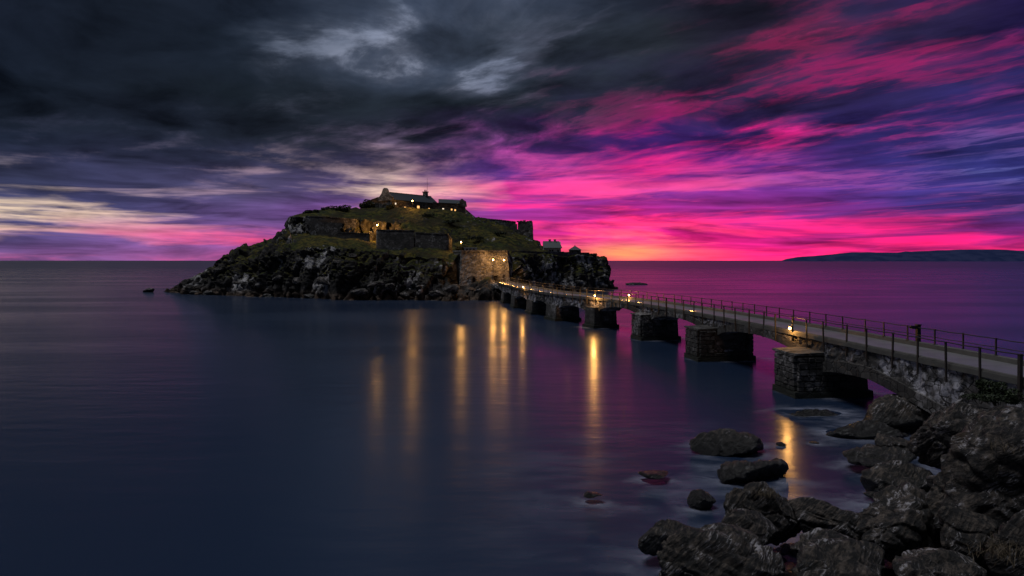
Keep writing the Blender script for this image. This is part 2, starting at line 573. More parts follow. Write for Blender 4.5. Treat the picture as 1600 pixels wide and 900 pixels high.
def masonry(name, dark, mid, pale, sx=0.9, sz=1.6, patch=0.5, mortar=0.6):
    """rubble stonework: uneven courses with recessed joints"""
    m, g, b, o = material(name)
    p = pos(g)
    q = g.vm('ADD', g.vm('MULTIPLY', p, (sx, sx, sz)), g.vm('SCALE', g.noise(p, 0.8, 3, 0.5, color=True), 0.35))
    edge = g.vor(q, 1.0, 'DISTANCE_TO_EDGE')
    idc = g.vor(q, 1.0, 'F1', 'Color')
    r, _, _ = g.xyz(idc)
    n = g.noise(p, 2.2, 7, 0.65)
    big = g.noise(p, 0.35, 4, 0.6)
    c = g.mix(r, dark, mid)
    c = g.mix(1.0, c, g.comb(*[g.m('MULTIPLY_ADD', n, 1.2, 0.4)] * 3), 'MULTIPLY')
    pl = g.m('MULTIPLY', g.mr(big, 0.60 - 0.2 * patch, 0.72 - 0.2 * patch), g.mr(n, 0.40, 0.60))
    c = g.mix(pl, c, pale)
    joint = g.m('MAXIMUM', g.mr(edge, 0.01, 0.08), g.m('MULTIPLY', g.mr(g.noise(p, 1.1, 4, 0.6), 0.42, 0.58), 0.85))
    c = g.mix(joint, [v * mortar for v in dark], c)
    zz = g.xyz(p)[2]
    weed = g.mr(g.m('ADD', zz, g.m('MULTIPLY_ADD', n, 1.2, -0.6)), 0.25, 1.15, 1.0, 0.0)
    c = g.mix(g.m('MULTIPLY', weed, 0.9), c, (0.010, 0.013, 0.007))
    g.put(b.inputs['Base Color'], c)
    b.inputs['Roughness'].default_value = 0.88
    bump(g, b, g.m('ADD', g.m('MULTIPLY', joint, 0.7), g.m('MULTIPLY', n, 0.5)), 0.8, 0.08)
    return m


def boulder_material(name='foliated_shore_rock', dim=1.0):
    m, g, b, o = material(name)
    tc = g.node('ShaderNodeTexCoord').outputs['Object']
    p = tc
    rot = g.node('ShaderNodeVectorRotate', rotation_type='EULER_XYZ')
    g.put(rot.inputs['Vector'], p)
    rot.inputs['Rotation'].default_value = (0.35, 0.75, 0.2)
    s = g.vm('MULTIPLY', rot.outputs[0], (0.8, 0.8, 6.0))
    warp = g.vm('SCALE', g.noise(p, 0.7, 4, 0.6, color=True), 1.0)
    lay = g.noise(g.vm('ADD', s, warp), 2.2, 9, 0.68)
    fine = g.noise(p, 9.0, 6, 0.65)
    lay_c = g.m('ADD', g.m('MULTIPLY', lay, 0.55), g.m('MULTIPLY', g.noise(p, 4.5, 8, 0.72), 0.45))
    c = g.mix(g.mr(lay_c, 0.45, 0.62), (0.007, 0.006, 0.006), (0.125, 0.098, 0.078))
    spot = g.m('MULTIPLY', g.mr(g.noise(g.vm('ADD', p, (4, 1, 9)), 1.2, 6, 0.68), 0.47, 0.60), g.mr(g.m('ADD', g.m('MULTIPLY', lay, 0.45), g.m('MULTIPLY', g.noise(g.vm('ADD', s, warp), 5.5, 7, 0.72), 0.55)), 0.51, 0.57))
    c = g.mix(g.m('MULTIPLY', spot, 0.78), c, (0.50, 0.475, 0.50))
    och = g.mr(g.noise(g.vm('ADD', p, (1, 7, 2)), 0.8, 4, 0.6), 0.60, 0.72)
    c = g.mix(g.m('MULTIPLY', och, 0.35), c, (0.10, 0.062, 0.028))
    # wet and weed-dark near the tide line
    z = g.xyz(pos(g))[2]
    wet = g.mr(g.m('ADD', z, g.m('MULTIPLY', lay, 1.2)), 0.9, 2.1)
    c = g.mix(wet, (0.012, 0.011, 0.010), c)
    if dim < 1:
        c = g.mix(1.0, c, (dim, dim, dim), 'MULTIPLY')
    g.put(b.inputs['Base Color'], c)
    g.put(b.inputs['Roughness'], g.m('MULTIPLY_ADD', wet, 0.5, 0.28))
    bump(g, b, g.m('ADD', lay, g.m('MULTIPLY', fine, 0.35)), 1.0, 0.20)
    return m


def leaf_material(name, c0, c1):
    m, g, b, o = material(name)
    r = g.node('ShaderNodeNewGeometry').outputs['Random Per Island']
    g.put(b.inputs['Base Color'], g.mix(r, c0, c1))
    b.inputs['Roughness'].default_value = 0.7
    return m


M['island'] = island_material()
M['fort'] = masonry('old_fort_stone', (0.06, 0.055, 0.052), (0.17, 0.155, 0.145), (0.38, 0.36, 0.34), 0.9, 1.7, 0.45)
M['battery'] = masonry('battery_wall_stone', (0.05, 0.047, 0.045), (0.12, 0.11, 0.105), (0.30, 0.29, 0.29), 0.8, 1.5, 0.5)
M['bastion'] = masonry('bastion_rubble_stone', (0.10, 0.094, 0.090), (0.29, 0.27, 0.26), (0.46, 0.44, 0.43), 1.1, 1.9, 0.3)
M['bridge'] = masonry('bridge_rubble_stone', (0.035, 0.032, 0.030), (0.10, 0.092, 0.088), (0.48, 0.46, 0.50), 1.5, 2.6, 0.85)
M['pier'] = masonry('bridge_pier_stone', (0.03, 0.027, 0.026), (0.085, 0.078, 0.072), (0.30, 0.28, 0.28), 1.4, 2.4, 0.35)
M['rock'] = boulder_material()
M['ledge'] = boulder_material('wet_shaded_ledge_rock', 0.35)  # rock colour dimmed to paint in the shade of gaps between boulders
M['slate'] = plain('slate_roof', (0.040, 0.048, 0.055), 0.55, 0, 0.35, 1.5)
M['lime'] = plain('limewashed_wall', (0.42, 0.41, 0.42), 0.85, 0, 0.3, 1.0)
M['dark'] = plain('dark_interior', (0.01, 0.009, 0.008), 0.9)
M['iron'] = plain('painted_iron', (0.022, 0.022, 0.024), 0.5, 0.3, 0.3, 9)
M['rail'] = plain('weathered_rail_steel', (0.06, 0.052, 0.047), 0.5, 0.4, 0.3, 8)
M['deck'] = plain('worn_concrete_deck', (0.155, 0.150, 0.155), 0.42, 0, 0.6, 0.7)
M['kerb'] = plain('mossy_concrete_kerb', (0.10, 0.095, 0.085), 0.8, 0, 0.4, 2.0)
M['wood'] = plain('weathered_timber', (0.07, 0.05, 0.035), 0.8)
M['bulb'] = glowing('lit_sodium_lamp', (1.0, 0.50, 0.13), 60.0)
M['window_lit'] = glowing('lit_window', (1.0, 0.50, 0.16), 1.5)
M['white_lit'] = glowing('lit_white_window', (1.0, 0.80, 0.58), 1.2)
M['leaf'] = leaf_material('dark_gorse_leaves', (0.010, 0.016, 0.006), (0.035, 0.045, 0.014))
M['ivy'] = leaf_material('shore_shrub_leaves', (0.010, 0.018, 0.006), (0.035, 0.050, 0.016))
M['straw'] = leaf_material('dry_grass_blades', (0.05, 0.035, 0.018), (0.16, 0.12, 0.075))

# ------------------------------------------------------------------ island: real ground profile, front shore to back shore
# photograph column: (distance, height) x 11
T = [
 (250, '205,-1.5 205.5,-1.3 206,-1.2 206.5,-1 207,-.9 207.5,-.9 208,-1 208.5,-1.1 209,-1.2 210,-1.3 212,-1.5'),
 (262, '201,-1.5 202,.3 203,.7 204,1 205,1.1 206,1.1 207,1 208,.9 209,.7 210,.2 214,-1.5'),
 (276, '197,-1.5 199,1 201,2 202,2.5 203,2.7 204,2.7 205,2.6 206,2.3 207,1.9 209,.8 214,-1.5'),
 (300, '190,-1.5 191.5,1.6 194,3.4 197,4.2 200,4.5 202,4.5 204,4.4 206,4 208,3.3 211,1.6 218,-1.5'),
 (332, '187,-1.5 189,2.5 192,5 196,7 201,7.8 204,7.8 206,7.6 209,7 212,6 217,3 226,-1.5'),
 (348, '185.5,-1.5 187,3 190,6.2 194,9 200,10.3 204,10.4 206,10.3 210,9.8 215,8 222,4 232,-1.5'),
 (370, '184,-1.5 186,3 189,6.5 193,9.5 200,11.9 205,12.6 208,12.7 212,12.6 218,11 228,6 240,-1.5'),
 (400, '180,-1.5 181.5,3.2 184,6.8 186.5,9.8 197,13 206,14.5 209,14.8 213,14.8 220,13 235,6 250,-1.5'),
 (442, '175,-1.5 176.5,3.4 179,8 182,11.4 193,15 203,16.4 206,16.6 214,16.8 222,15.5 240,8 257,-1.5'),
 (453, '173.5,-1.5 175,3.6 177.5,8 180.5,11.8 192,15.5 202.5,17 204,22.6 212,23 222,23 242,10 262,-1.5'),
 (480, '171,-1.5 172.5,3.6 175,8.4 178,12.6 192,16 202.8,17.2 204,22.6 212,24.3 222,25.4 245,12 267,-1.5'),
 (520, '167.5,-1.5 169,3.6 171.5,8.6 174.5,12.9 190,16 202.8,17 204.5,22.4 213,25 223,26.6 248,14 272,-1.5'),
 (556, '163.5,-1.5 165,3.4 167.5,8.3 170.5,12.1 189,14.8 202.6,16 204.8,22 213,24.2 223,26.6 245,20 279,-1.5'),
 (595, '162.5,-1.5 164.2,2.8 166.8,7.6 170,11.2 187,12.6 203,14.8 205.4,21.4 213,24 222,26.6 240,26 283,-1.5'),
 (628, '161.5,-1.5 163.3,2.4 166.2,7.2 169.5,10.9 186,12.4 202,15 205.2,20 212,23.3 221,26.5 240,26.3 286,-1.5'),
 (640, '161.5,-1.5 163.3,2.4 166.2,7.2 169.5,10.8 186,12.4 189,16.4 200,19.4 212,23.3 221,26.5 240,26.3 286,-1.5'),
 (692, '160,-1.5 162,2.4 165.5,6.8 170,10.2 184,12 189,14.6 200,17.5 212,21.7 222.5,26.2 240,26 286,-1.5'),
 (706, '160,-1.5 162.5,2.2 167.5,4.8 171.5,9 182,11.4 190,12.3 200,16 212,21 223.5,25.8 242,25.5 286,-1.5'),
 (716, '160,-1.5 164,1.6 171.9,3.6 173.4,11.2 184,11.4 190,11.8 200,15.6 212,20.3 224,25.5 242,25 286,-1.5'),
 (760, '160,-1.5 164,1.6 171.9,3.6 173.4,11.2 184,11.4 191,12 202,15.2 215,19.4 229,23.2 245,21 284,-1.5'),
 (794, '161,-1.5 165,1.8 172,3.6 174,11 186,11.4 195,12 206,14.6 218,17.8 231,21.4 246,18 283,-1.5'),
 (803, '166,-1.5 170,2.5 175,6 181,10 190,11.3 198,11.8 208,14.5 219,17.4 231,20.2 246,18 282,-1.5'),
 (820, '176,-1.5 180,3.5 185,8 190,10.7 197,11.4 203,11.7 212,14.5 222,17 232,18.4 246,17 281,-1.5'),
 (838, '183,-1.5 187,3.5 192,8.2 196,11 204,11.8 210,12.3 217,14.2 224,15.6 232,15.4 246,13 279,-1.5'),
 (848, '187,-1.5 191,3.5 196,8.4 199,11 207,11.8 213,12.2 218,12.8 225,13.6 233,13.2 247,10 276,-1.5'),
 (858, '189,-1.5 193,3.5 198,8.5 201,11 209,11.7 215,11.9 220,12 226,12 234,11.8 248,9 275,-1.5'),
 (890, '200,-1.5 204,3.5 208,8 211,10.7 218,11.5 224,11.6 228,11.6 234,11.4 240,10.8 250,7 268,-1.5'),
 (925, '212,-1.5 215.5,3.5 219,8 222,10.6 226,11.2 230,11.3 234,11.1 238,10.6 242,9 248,5 258,-1.5'),
 (938, '219,-1.5 221.5,3 224,6.8 226,9.2 228.5,10 231,10.1 234,9.6 237,8.6 240,7 244,3 252,-1.5'),
 (947, '222,-1.5 224,1.6 225.5,3.2 227,4.2 229,4.6 231,4.6 233,4.3 235,3.7 238,2.7 241,1.2 247,-1.5'),
 (962, '225,-1.5 226,.3 227,1.1 228,1.6 229,1.8 230,1.8 231,1.7 232,1.4 234,.9 236,.1 240,-1.5'),
 (972, '228,-1.5 228.5,-1.3 229,-1.2 229.5,-1.1 230,-1 230.5,-1 231,-1 231.5,-1.1 232,-1.2 233,-1.3 235,-1.5'),
]


def make_island():
    us = np.array([t[0] for t in T], float)
    K = np.array([[[float(v) for v in w.split(',')] for w in t[1].split()] for t in T])     # column, point, (d, z)
    uu = np.concatenate([np.arange(250, 440, 1.1), np.arange(440, 456, 0.7), np.arange(456, 704, 1.0), np.arange(704, 720, 0.7), np.arange(720, 972.1, 0.95)])
    seg = [16, 30, 34, 34, 30, 22, 34, 24, 20, 14]
    D, Z = [], []
    for j in range(11):
        D.append(np.interp(uu, us, K[:, j, 0])); Z.append(np.interp(uu, us, K[:, j, 1]))
    D, Z = np.array(D), np.array(Z)
    rd, rz = [], []
    for j in range(10):
        for k in range(seg[j]):
            t = k / seg[j]
            rd.append(D[j] * (1 - t) + D[j + 1] * t); rz.append(Z[j] * (1 - t) + Z[j + 1] * t)
    rd.append(D[10]); rz.append(Z[10])
    rd, rz = np.array(rd), np.array(rz)
    nr, nc = rd.shape
    X = (uu[None, :] - 800) / F_PX * rd
    V = np.stack([X, rd, rz], -1)

    def normals(V):
        du = np.gradient(V, axis=1); dv = np.gradient(V, axis=0)
        n = np.cross(du, dv)
        return n / np.maximum(np.linalg.norm(n, axis=-1, keepdims=True), 1e-9)
    N = normals(V)
    steep = np.clip((0.86 - N[..., 2]) / 0.4, 0, 1)
    for _ in range(3):
        steep = (steep + np.roll(steep, 1, 0) + np.roll(steep, -1, 0) + np.roll(steep, 1, 1) + np.roll(steep, -1, 1)) / 5
    P = V.reshape(-1, 3)
    s = steep.reshape(-1)
    col0 = np.broadcast_to(uu[None, :], (nr, nc)).reshape(-1)
    rocky = np.clip(s + np.clip((9 - P[:, 2]) / 6, 0, 1) * 0.6, 0, 1)
    out_ = np.clip((fbm(P * np.array([.075, .075, .05]), 4, 91) - .10) / .12, 0, 1) * np.clip((col0 - 250) / 60, 0, 1)
    rocky = np.maximum(rocky, out_ * np.where(col0 < 455, 1.0, .25))
    # keep the made ground (terrace, fort platform, wall footings) even
    col = np.broadcast_to(uu[None, :], (nr, nc)).reshape(-1)
    edge_ = np.clip(1 - np.abs(col - 453) / 12, 0, 1) * (P[:, 1] > 198)
    flat = ((col > 704) & (col < 800) & (P[:, 1] > 170.5) & (P[:, 1] < 192)) | ((col > 580) & (col < 730) & (P[:, 1] > 221))
    soft = np.where(flat, 0.12, 1.0) * (1 - .6 * edge_)
    q = P * np.array([1, 1, 0.75])
    b1 = fbm(q * 0.10, 4, 3) * 2.2 + fbm(q * np.array([.085, .03, .02]), 3, 71, .5, True) * 3.0 - .6
    d1, d2, cid = cell(q * np.array([.24, .24, .17]) + fbm(q * 0.5, 3, 7)[:, None] * 0.5, 11)
    b2 = (cid - 0.5) * 2.2 - np.exp(-((d2 - d1) / 0.13) ** 2) * 1.5
    d1, d2, cid2 = cell(q * 0.85 + fbm(q * 1.2, 2, 9)[:, None] * 0.4, 21)
    b3 = (cid2 - 0.5) * 0.45 - np.exp(-((d2 - d1) / 0.12) ** 2) * 0.25
    b4 = fbm(q * 1.6, 4, 31, 0.55, True) * 0.35
    disp = (b1 + b2 + b3 + b4) * rocky
    turf = (fbm(q * 0.12, 4, 41) * 1.1 + fbm(q * 0.45, 4, 43) * 0.5) * (1 - rocky)
    V2 = P + N.reshape(-1, 3) * ((disp + turf) * soft)[:, None]
    return link('island', mesh_np('island', V2, gridfaces(nr, nc)), M['island'])


island = tag(make_island(), kind='structure')
island_me = island.data


def ground(x, y):
    """height of the island surface below a point"""
    ok, p, n, i = island.ray_cast(Vector((x, y, 80)), Vector((0, 0, -1)))
    return p.z if ok else 0.0


# ------------------------------------------------------------------ far headland across the sea
def make_headland():
    us = np.arange(1214, 1990, 3.0)
    prof = [(1214, 0), (1222, 0.9), (1228, 4), (1245, 7), (1300, 11), (1330, 14.2), (1405, 14.5), (1415, 16), (1425, 14.8), (1450, 16), (1500, 19), (1550, 18.8), (1600, 16.5), (1700, 15), (1850, 11), (1990, 0)]
    hy = np.interp(us, [p[0] for p in prof], [p[1] for p in prof])
    d0 = 8000.0
    rows = [(-300, -0.1), (-200, 0.12), (-60, 0.45), (150, 0.8), (500, 1.0), (1000, 0.9), (1800, 0.3), (2200, -0.1)]
    V = []
    for dd, f in rows:
        d = d0 + dd
        x = (us - 800) / F_PX * d
        zz = hy / F_PX * (d0 + 500) * f
        p = np.stack([x / 220.0, np.full_like(x, d / 220.0), np.zeros_like(x)], 1)
        zz = zz + fbm(p, 4, 5) * 9 * (f > 0.2)
        V.append(np.stack([x, np.full_like(x, d), zz - 2], 1))
    V = np.array(V)
    m, g, b, o = material('haze_blue_wooded_headland')
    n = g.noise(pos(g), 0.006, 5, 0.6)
    g.put(b.inputs['Base Color'], g.mix(g.mr(n, 0.4, 0.6), (0.020, 0.030, 0.085), (0.035, 0.045, 0.11)))  # blue of the distant air put into the woodland's base colour
    b.inputs['Roughness'].default_value = 0.95
    b.inputs['Specular IOR Level'].default_value = 0.0
    return link('headland', mesh_np('headland', V.reshape(-1, 3), gridfaces(V.shape[0], V.shape[1])), m)


tag(make_headland(), kind='structure')
# ------------------------------------------------------------------ fort on the summit
RND = random.Random(5)


def frame(origin, ang):
    return Matrix.Translation(origin) @ Matrix.Rotation(ang, 4, 'Z')


def wall_window(parent, Mx, x, z, w, h, pane, name='window', depth=0.06):
    """window on the local y=0 front face (outside is -y): frame proud of the wall, pane set inside it"""
    mb = MB()
    t = 0.12
    for lo, hi in (((x - w / 2 - t, -0.09, z - t), (x - w / 2, 0.02, z + h + t)), ((x + w / 2, -0.09, z - t), (x + w / 2 + t, 0.02, z + h + t)),
                   ((x - w / 2, -0.085, z + h), (x + w / 2, 0.02, z + h + t)), ((x - w / 2, -0.10, z - t), (x + w / 2, 0.02, z))):
        mb.box(lo, hi, Mx)
    fr = mb.build(name, M['fort'], parent)
    mb = MB(); mb.box((x - w / 2, -depth, z), (x + w / 2, -0.004, z + h), Mx)
    mb.build('pane', pane, fr)
    return fr


def make_hall():
    root = tag(empty('stone_hall', (0, 0, 0)), 'long stone hall with gable end and slate roof, lit at its door on the summit', 'building')
    o = at(612, 325, 222.0); o.z = 24.8
    ang = math.atan2(16, 13.2)
    Mx = frame(o, ang)
    Lh, Wd, eave, ridge = 20.5, 6.6, 4.6, 7.0
    mb = MB()                                             # body with gabled ends, slightly battered
    pts = [(0, 0, 0), (0, Wd, 0), (0, Wd, eave), (0, Wd / 2, ridge), (0, 0, eave)]
    vs = [Mx @ Vector(p) for p in pts] + [Mx @ Vector((Lh, p[1], p[2])) for p in pts]
    mb.add(vs, [(0, 1, 2, 3, 4), (9, 8, 7, 6, 5), (0, 4, 9, 5), (1, 6, 7, 2), (0, 5, 6, 1), (4, 3, 8, 9), (3, 2, 7, 8)])
    mb.build('wall', M['fort'], root)
    mb = MB()                                             # roof slabs
    for y0, y1 in ((-0.35, Wd / 2), (Wd + 0.35, Wd / 2)):
        s = (ridge - eave) / (Wd / 2)
        z0 = eave - 0.35 * s
        a = [(0.35, y0, z0 + .03), (Lh + .2, y0, z0 + .03), (Lh + .2, y1, ridge + .03), (0.35, y1, ridge + .03)]
        if y0 > y1:
            a = a[::-1]
        mb.hull8([Mx @ Vector(p) for p in a], [Mx @ Vector((p[0], p[1], p[2] + .18)) for p in a])
    roof = mb.build('roof', M['slate'], root)
    mb = MB()
    mb.box((0.3, Wd / 2 - .16, ridge + .16), (Lh + .2, Wd / 2 + .16, ridge + .32), Mx)
    for k in range(1, 9):
        mb.box((k * 2.3, Wd / 2 - .22, ridge + .13), (k * 2.3 + .1, Wd / 2 + .22, ridge + .36), Mx)
    mb.build('ridge_cap', M['slate'], roof)
    mb = MB()                                             # stepped, worn gable parapet with a rounded bell-cote
    prof = [(-0.5, eave - .3), (-0.5, eave + .75), (.5, eave + 1.3), (1.2, eave + 1.9), (1.7, ridge + .1), (2.1, ridge + 1.0), (2.7, ridge + 1.45), (3.5, ridge + 1.55),
            (4.2, ridge + 1.15), (4.6, ridge + .3), (5.1, eave + 1.9), (6.0, eave + 1.2), (7.1, eave + .6), (7.1, eave - .3)]
    n = len(prof)
    vs = [Mx @ Vector((-.22, p[0], p[1])) for p in prof] + [Mx @ Vector((.42, p[0], p[1])) for p in prof]
    mb.add(vs, [tuple(range(n)), tuple(range(2 * n - 1, n - 1, -1))] + [((i + 1) % n, i, n + i, n + (i + 1) % n) for i in range(n)])
    mb.build('gable_parapet', M['fort'], root)
    mb = MB()                                             # big blind arch in the gable, as a proud hood
    Mg = Mx @ Matrix.Translation((-.02, 0, 0))
    for k in range(11):
        a0, a1 = PI * k / 11, PI * (k + 1) / 11
        q = []
        for a, r in ((a0, 1.25), (a1, 1.25), (a1, 1.6), (a0, 1.6)):
            q.append((Wd / 2 - math.cos(a) * r, 2.0 + math.sin(a) * r))
        mb.hull8([Mg @ Vector((.05, y, z)) for y, z in q], [Mg @ Vector((-.14, y, z)) for y, z in q])
    mb.box((-.12, Wd / 2 - 1.6, 0.3), (.04, Wd / 2 - 1.25, 2.0), Mg)
    mb.box((-.12, Wd / 2 + 1.25, 0.3), (.04, Wd / 2 + 1.6, 2.0), Mg)
    mb.build('blind_arch', M['fort'], root)
    wall_window(root, Mx, 1.6, 3.0, .55, .55, M['white_lit'])
    wall_window(root, Mx, 5.6, 1.5, .7, 1.0, M['window_lit'])
    wall_window(root, Mx, 8.6, 3.1, .5, .5, M['dark'])
    d = wall_window(root, Mx, 11.6, 1.0, 1.1, 2.2, M['window_lit'], 'door')
    d['label'] = 'open lit doorway'
    wall_window(root, Mx, 14.0, 3.2, .5, .5, M['dark'])
    wall_window(root, Mx, 16.6, 1.7, .7, 1.0, M['window_lit'])
    for x in (3.6, 9.9, 13.4, 18.7):                      # buttresses on the long wall
        mb = MB()
        mb.hull8([Mx @ Vector(p) for p in ((x - .35, -.7, 0), (x + .35, -.7, 0), (x + .35, .02, 0), (x - .35, .02, 0))],
                 [Mx @ Vector(p) for p in ((x - .35, -.15, 3.6), (x + .35, -.15, 3.6), (x + .35, .02, 3.8), (x - .35, .02, 3.8))])
        mb.build('buttress', M['fort'], root)
    c = MB()
    cx = 17.4
    c.hull8([Mx @ Vector(p) for p in ((cx, 2.5, 5), (cx + 1.3, 2.5, 5), (cx + 1.3, 4.1, 5), (cx, 4.1, 5))],
            [Mx @ Vector(p) for p in ((cx + .1, 2.6, 8.4), (cx + 1.2, 2.6, 8.4), (cx + 1.2, 4.0, 8.4), (cx + .1, 4.0, 8.4))])
    ch = c.build('chimney', M['fort'], root)
    c = MB(); c.box((cx - .1, 2.4, 8.403), (cx + 1.4, 4.2, 8.7), Mx)
    for k in (0, 1):
        pc = Mx @ Vector((cx + .35 + .6 * k, 3.3, 8.7))
        c.lathe(pc, [(.17, 0), (.14, .55), (.18, .6)], 8)
    c.build('chimney_pot', M['slate'], ch)
    return Mx


HALL = make_hall()


def make_flagpole():
    p = HALL @ Vector((18.9, 3.3, 6.9))
    root = tag(empty('flagpole', p), 'thin bare mast rising behind the chimney of the summit hall', 'mast')
    mb = MB(); mb.tube((0, 0, -.5), (0, 0, 6.6), .075, .04, 6)
    mb.build('pole', M['iron'], root)
    mb = MB(); mb.tube((-.7, 0, 4.4), (.7, 0, 4.4), .03, n=5)
    mb.build('crossarm', M['iron'], root)


make_flagpole()


def make_guardhouse():
    root = tag(empty('guardhouse', (0, 0, 0)), 'squat dark stone guardhouse with small lit windows, at the right end of the summit', 'building')
    o = at(686, 330, 234.0); o.z = 25.0
    Mx = frame(o, math.radians(6))
    Lh, Wd = 9.0, 5.5
    mb = MB()
    mb.hull8([Mx @ Vector(p) for p in ((0, -.25, -1.5), (Lh + .3, -.25, -1.5), (Lh + .3, Wd, -1.5), (0, Wd, -1.5))],
             [Mx @ Vector(p) for p in ((0, 0, 4.1), (Lh, 0, 3.7), (Lh, Wd, 4.4), (0, Wd, 4.8))])
    mb.build('wall', M['fort'], root)
    mb = MB()
    mb.hull8([Mx @ Vector(p) for p in ((-.2, -.4, 4.14), (7.3, -.4, 3.82), (7.3, Wd + .2, 4.52), (-.2, Wd + .2, 4.86))],
             [Mx @ Vector(p) for p in ((-.2, -.4, 4.34), (7.3, -.4, 4.02), (7.3, Wd - .6, 5.7), (-.2, Wd - .6, 6.0))])
    mb.build('roof', M['slate'], root)
    mb = MB()                                             # broken parapet of the end wall
    prof = [(7.0, 3.2), (7.0, 5.0), (7.5, 5.6), (8.0, 5.7), (8.5, 5.2), (9.2, 4.9), (9.5, 3.4), (9.5, 3.0)]
    n = len(prof)
    vs = [Mx @ Vector((p[0], -.32, p[1])) for p in prof] + [Mx @ Vector((p[0], 1.2, p[1])) for p in prof]
    mb.add(vs, [tuple(range(n)), tuple(range(2 * n - 1, n - 1, -1))] + [((i + 1) % n, i, n + i, n + (i + 1) % n) for i in range(n)])
    mb.build('parapet', M['fort'], root)
    Mw = Mx @ Matrix.Translation((0, -.14, 0))
    wall_window(root, Mw, 1.4, 1.6, .6, .8, M['white_lit'])
    wall_window(root, Mw, 4.3, 1.7, .5, .55, M['window_lit'])
    wall_window(root, Mw, 5.5, 1.5, .5, .55, M['window_lit'])


make_guardhouse()


# ------------------------------------------------------------------ walls of the fortifications
def strip_wall(name, label, pts, mat, thick=0.8, coping=0.22, cat='wall', batter=0.04):
    """wall through (x, y, base z, top z) points; the face looks towards smaller y"""
    root = tag(empty(name, (0, 0, 0)), label, cat)
    dense = []
    for a, b in zip(pts[:-1], pts[1:]):
        a, b = np.array(a, float), np.array(b, float)
        n = max(2, int(np.hypot(*(b - a)[:2]) / 1.3))
        dense += [a + (b - a) * k / n for k in range(n)]
    dense.append(np.array(pts[-1], float))
    P = np.array(dense)
    rows = 9
    V = []
    for j in range(rows):
        t = j / (rows - 1)
        z = P[:, 2] + (P[:, 3] - P[:, 2]) * t
        V.append(np.stack([P[:, 0], P[:, 1] - (1 - t) * (P[:, 3] - P[:, 2]) * batter, z], 1))
    V.append(np.stack([P[:, 0], P[:, 1] + thick, P[:, 3]], 1))
    V.append(np.stack([P[:, 0], P[:, 1] + thick, P[:, 2]], 1))
    V = np.array(V)
    nn = V.reshape(-1, 3)
    w = fbm(nn * 0.8, 3, 77) * 0.12
    w[-2 * len(P):] = 0
    nn = nn + np.stack([0 * w, w, 0 * w], 1)
    link('masonry', mesh_np('masonry', nn, gridfaces(rows + 2, len(P))), mat, root)
    mb = MB()
    for k, (a, b) in enumerate(zip(P[:-1], P[1:])):
        h = coping + 0.05 * RND.random()
        g_ = 0.02
        a2, b2 = a + (b - a) * g_, b - (b - a) * g_
        q = [(a2[0], a2[1] - .12, a2[3] + .003), (b2[0], b2[1] - .12, b2[3] + .003), (b2[0], b2[1] + thick + .1, b2[3] + .003), (a2[0], a2[1] + thick + .1, a2[3] + .003)]
        mb.hull8(q, [(x, y, z + h) for x, y, z in q])
    mb.build('coping', mat, root)
    return root


def W(px, d, zb, y):
    p = at(px, y, d)
    return (p.x, p.y, zb, p.z)


strip_wall('battery_wall', 'pale grey upper battery wall on the left shoulder of the island, above the grass slope',
           [W(477, 202.6, 15.5, 338.5), W(500, 202.0, 15.5, 339), W(530, 201.8, 15, 341), W(557, 202.0, 15, 344)], M['battery'])
strip_wall('terrace_wall', 'long dark stone terrace wall below the lit rock bank, above the crags',
           [W(588, 190, 9.5, 360), W(590, 187.5, 9.5, 360), W(620, 187, 9.5, 360.5), W(647, 186.5, 9.5, 361)], M['battery'])
strip_wall('terrace_wall', 'lower stepped length of terrace wall ending in broken rubble by the hillside lamp',
           [W(648.5, 186.2, 9.5, 364), W(675, 185.5, 9.5, 365.5), W(692, 185, 9.5, 367), W(699, 185, 9.5, 366), W(706, 186, 9.5, 375)], M['battery'])
strip_wall('retaining_wall', 'low dark retaining wall under the lit rock bank',
           [W(527, 198, 13.5, 364), W(552, 197.5, 13, 364.5), W(577, 197, 12.5, 366)], M['battery'])
strip_wall('curtain_wall', 'weathered curtain wall running down the skyline to the ruined tower',
           [W(738, 231.5, 18, 340.5), W(760, 231, 18, 342.5), W(785, 230.5, 17, 344.5), W(806, 230, 15.5, 347)], M['battery'])


def low_wall():
    pts = []
    for px, d in ((799, 189), (820, 193.5), (838, 198), (856, 202.5), (874, 208), (890, 212.5), (908, 218), (921, 223)):
        x = (px - 800) / F_PX * d
        z = ground(x, d)
        pts.append((x, d, z - .8, max(z + .45, 11.9)))
    strip_wall('cliff_wall', 'low stone wall along the cliff top in front of the two cottages', pts, M['battery'], 0.6, 0.16)


low_wall()
strip_wall('ward_wall', 'low ruined ward wall joining the summit hall to the guardhouse',
           [W(676, 235, 24, 316.5), W(684, 236, 24, 318), W(690, 236.5, 24, 317)], M['fort'])
strip_wall('ward_wall', 'crumbling ward wall falling away left of the summit hall gable',
           [W(563, 225, 24.5, 321.5), W(572, 225.5, 24.5, 317.5), W(582, 226, 24.5, 312), W(591, 226.3, 24.5, 309)], M['fort'])
strip_wall('ward_wall', 'short stub of ward wall sloping down right of the guardhouse',
           [W(727, 234, 22, 327), W(734, 233, 22, 333), W(742, 232, 21, 340)], M['fort'])


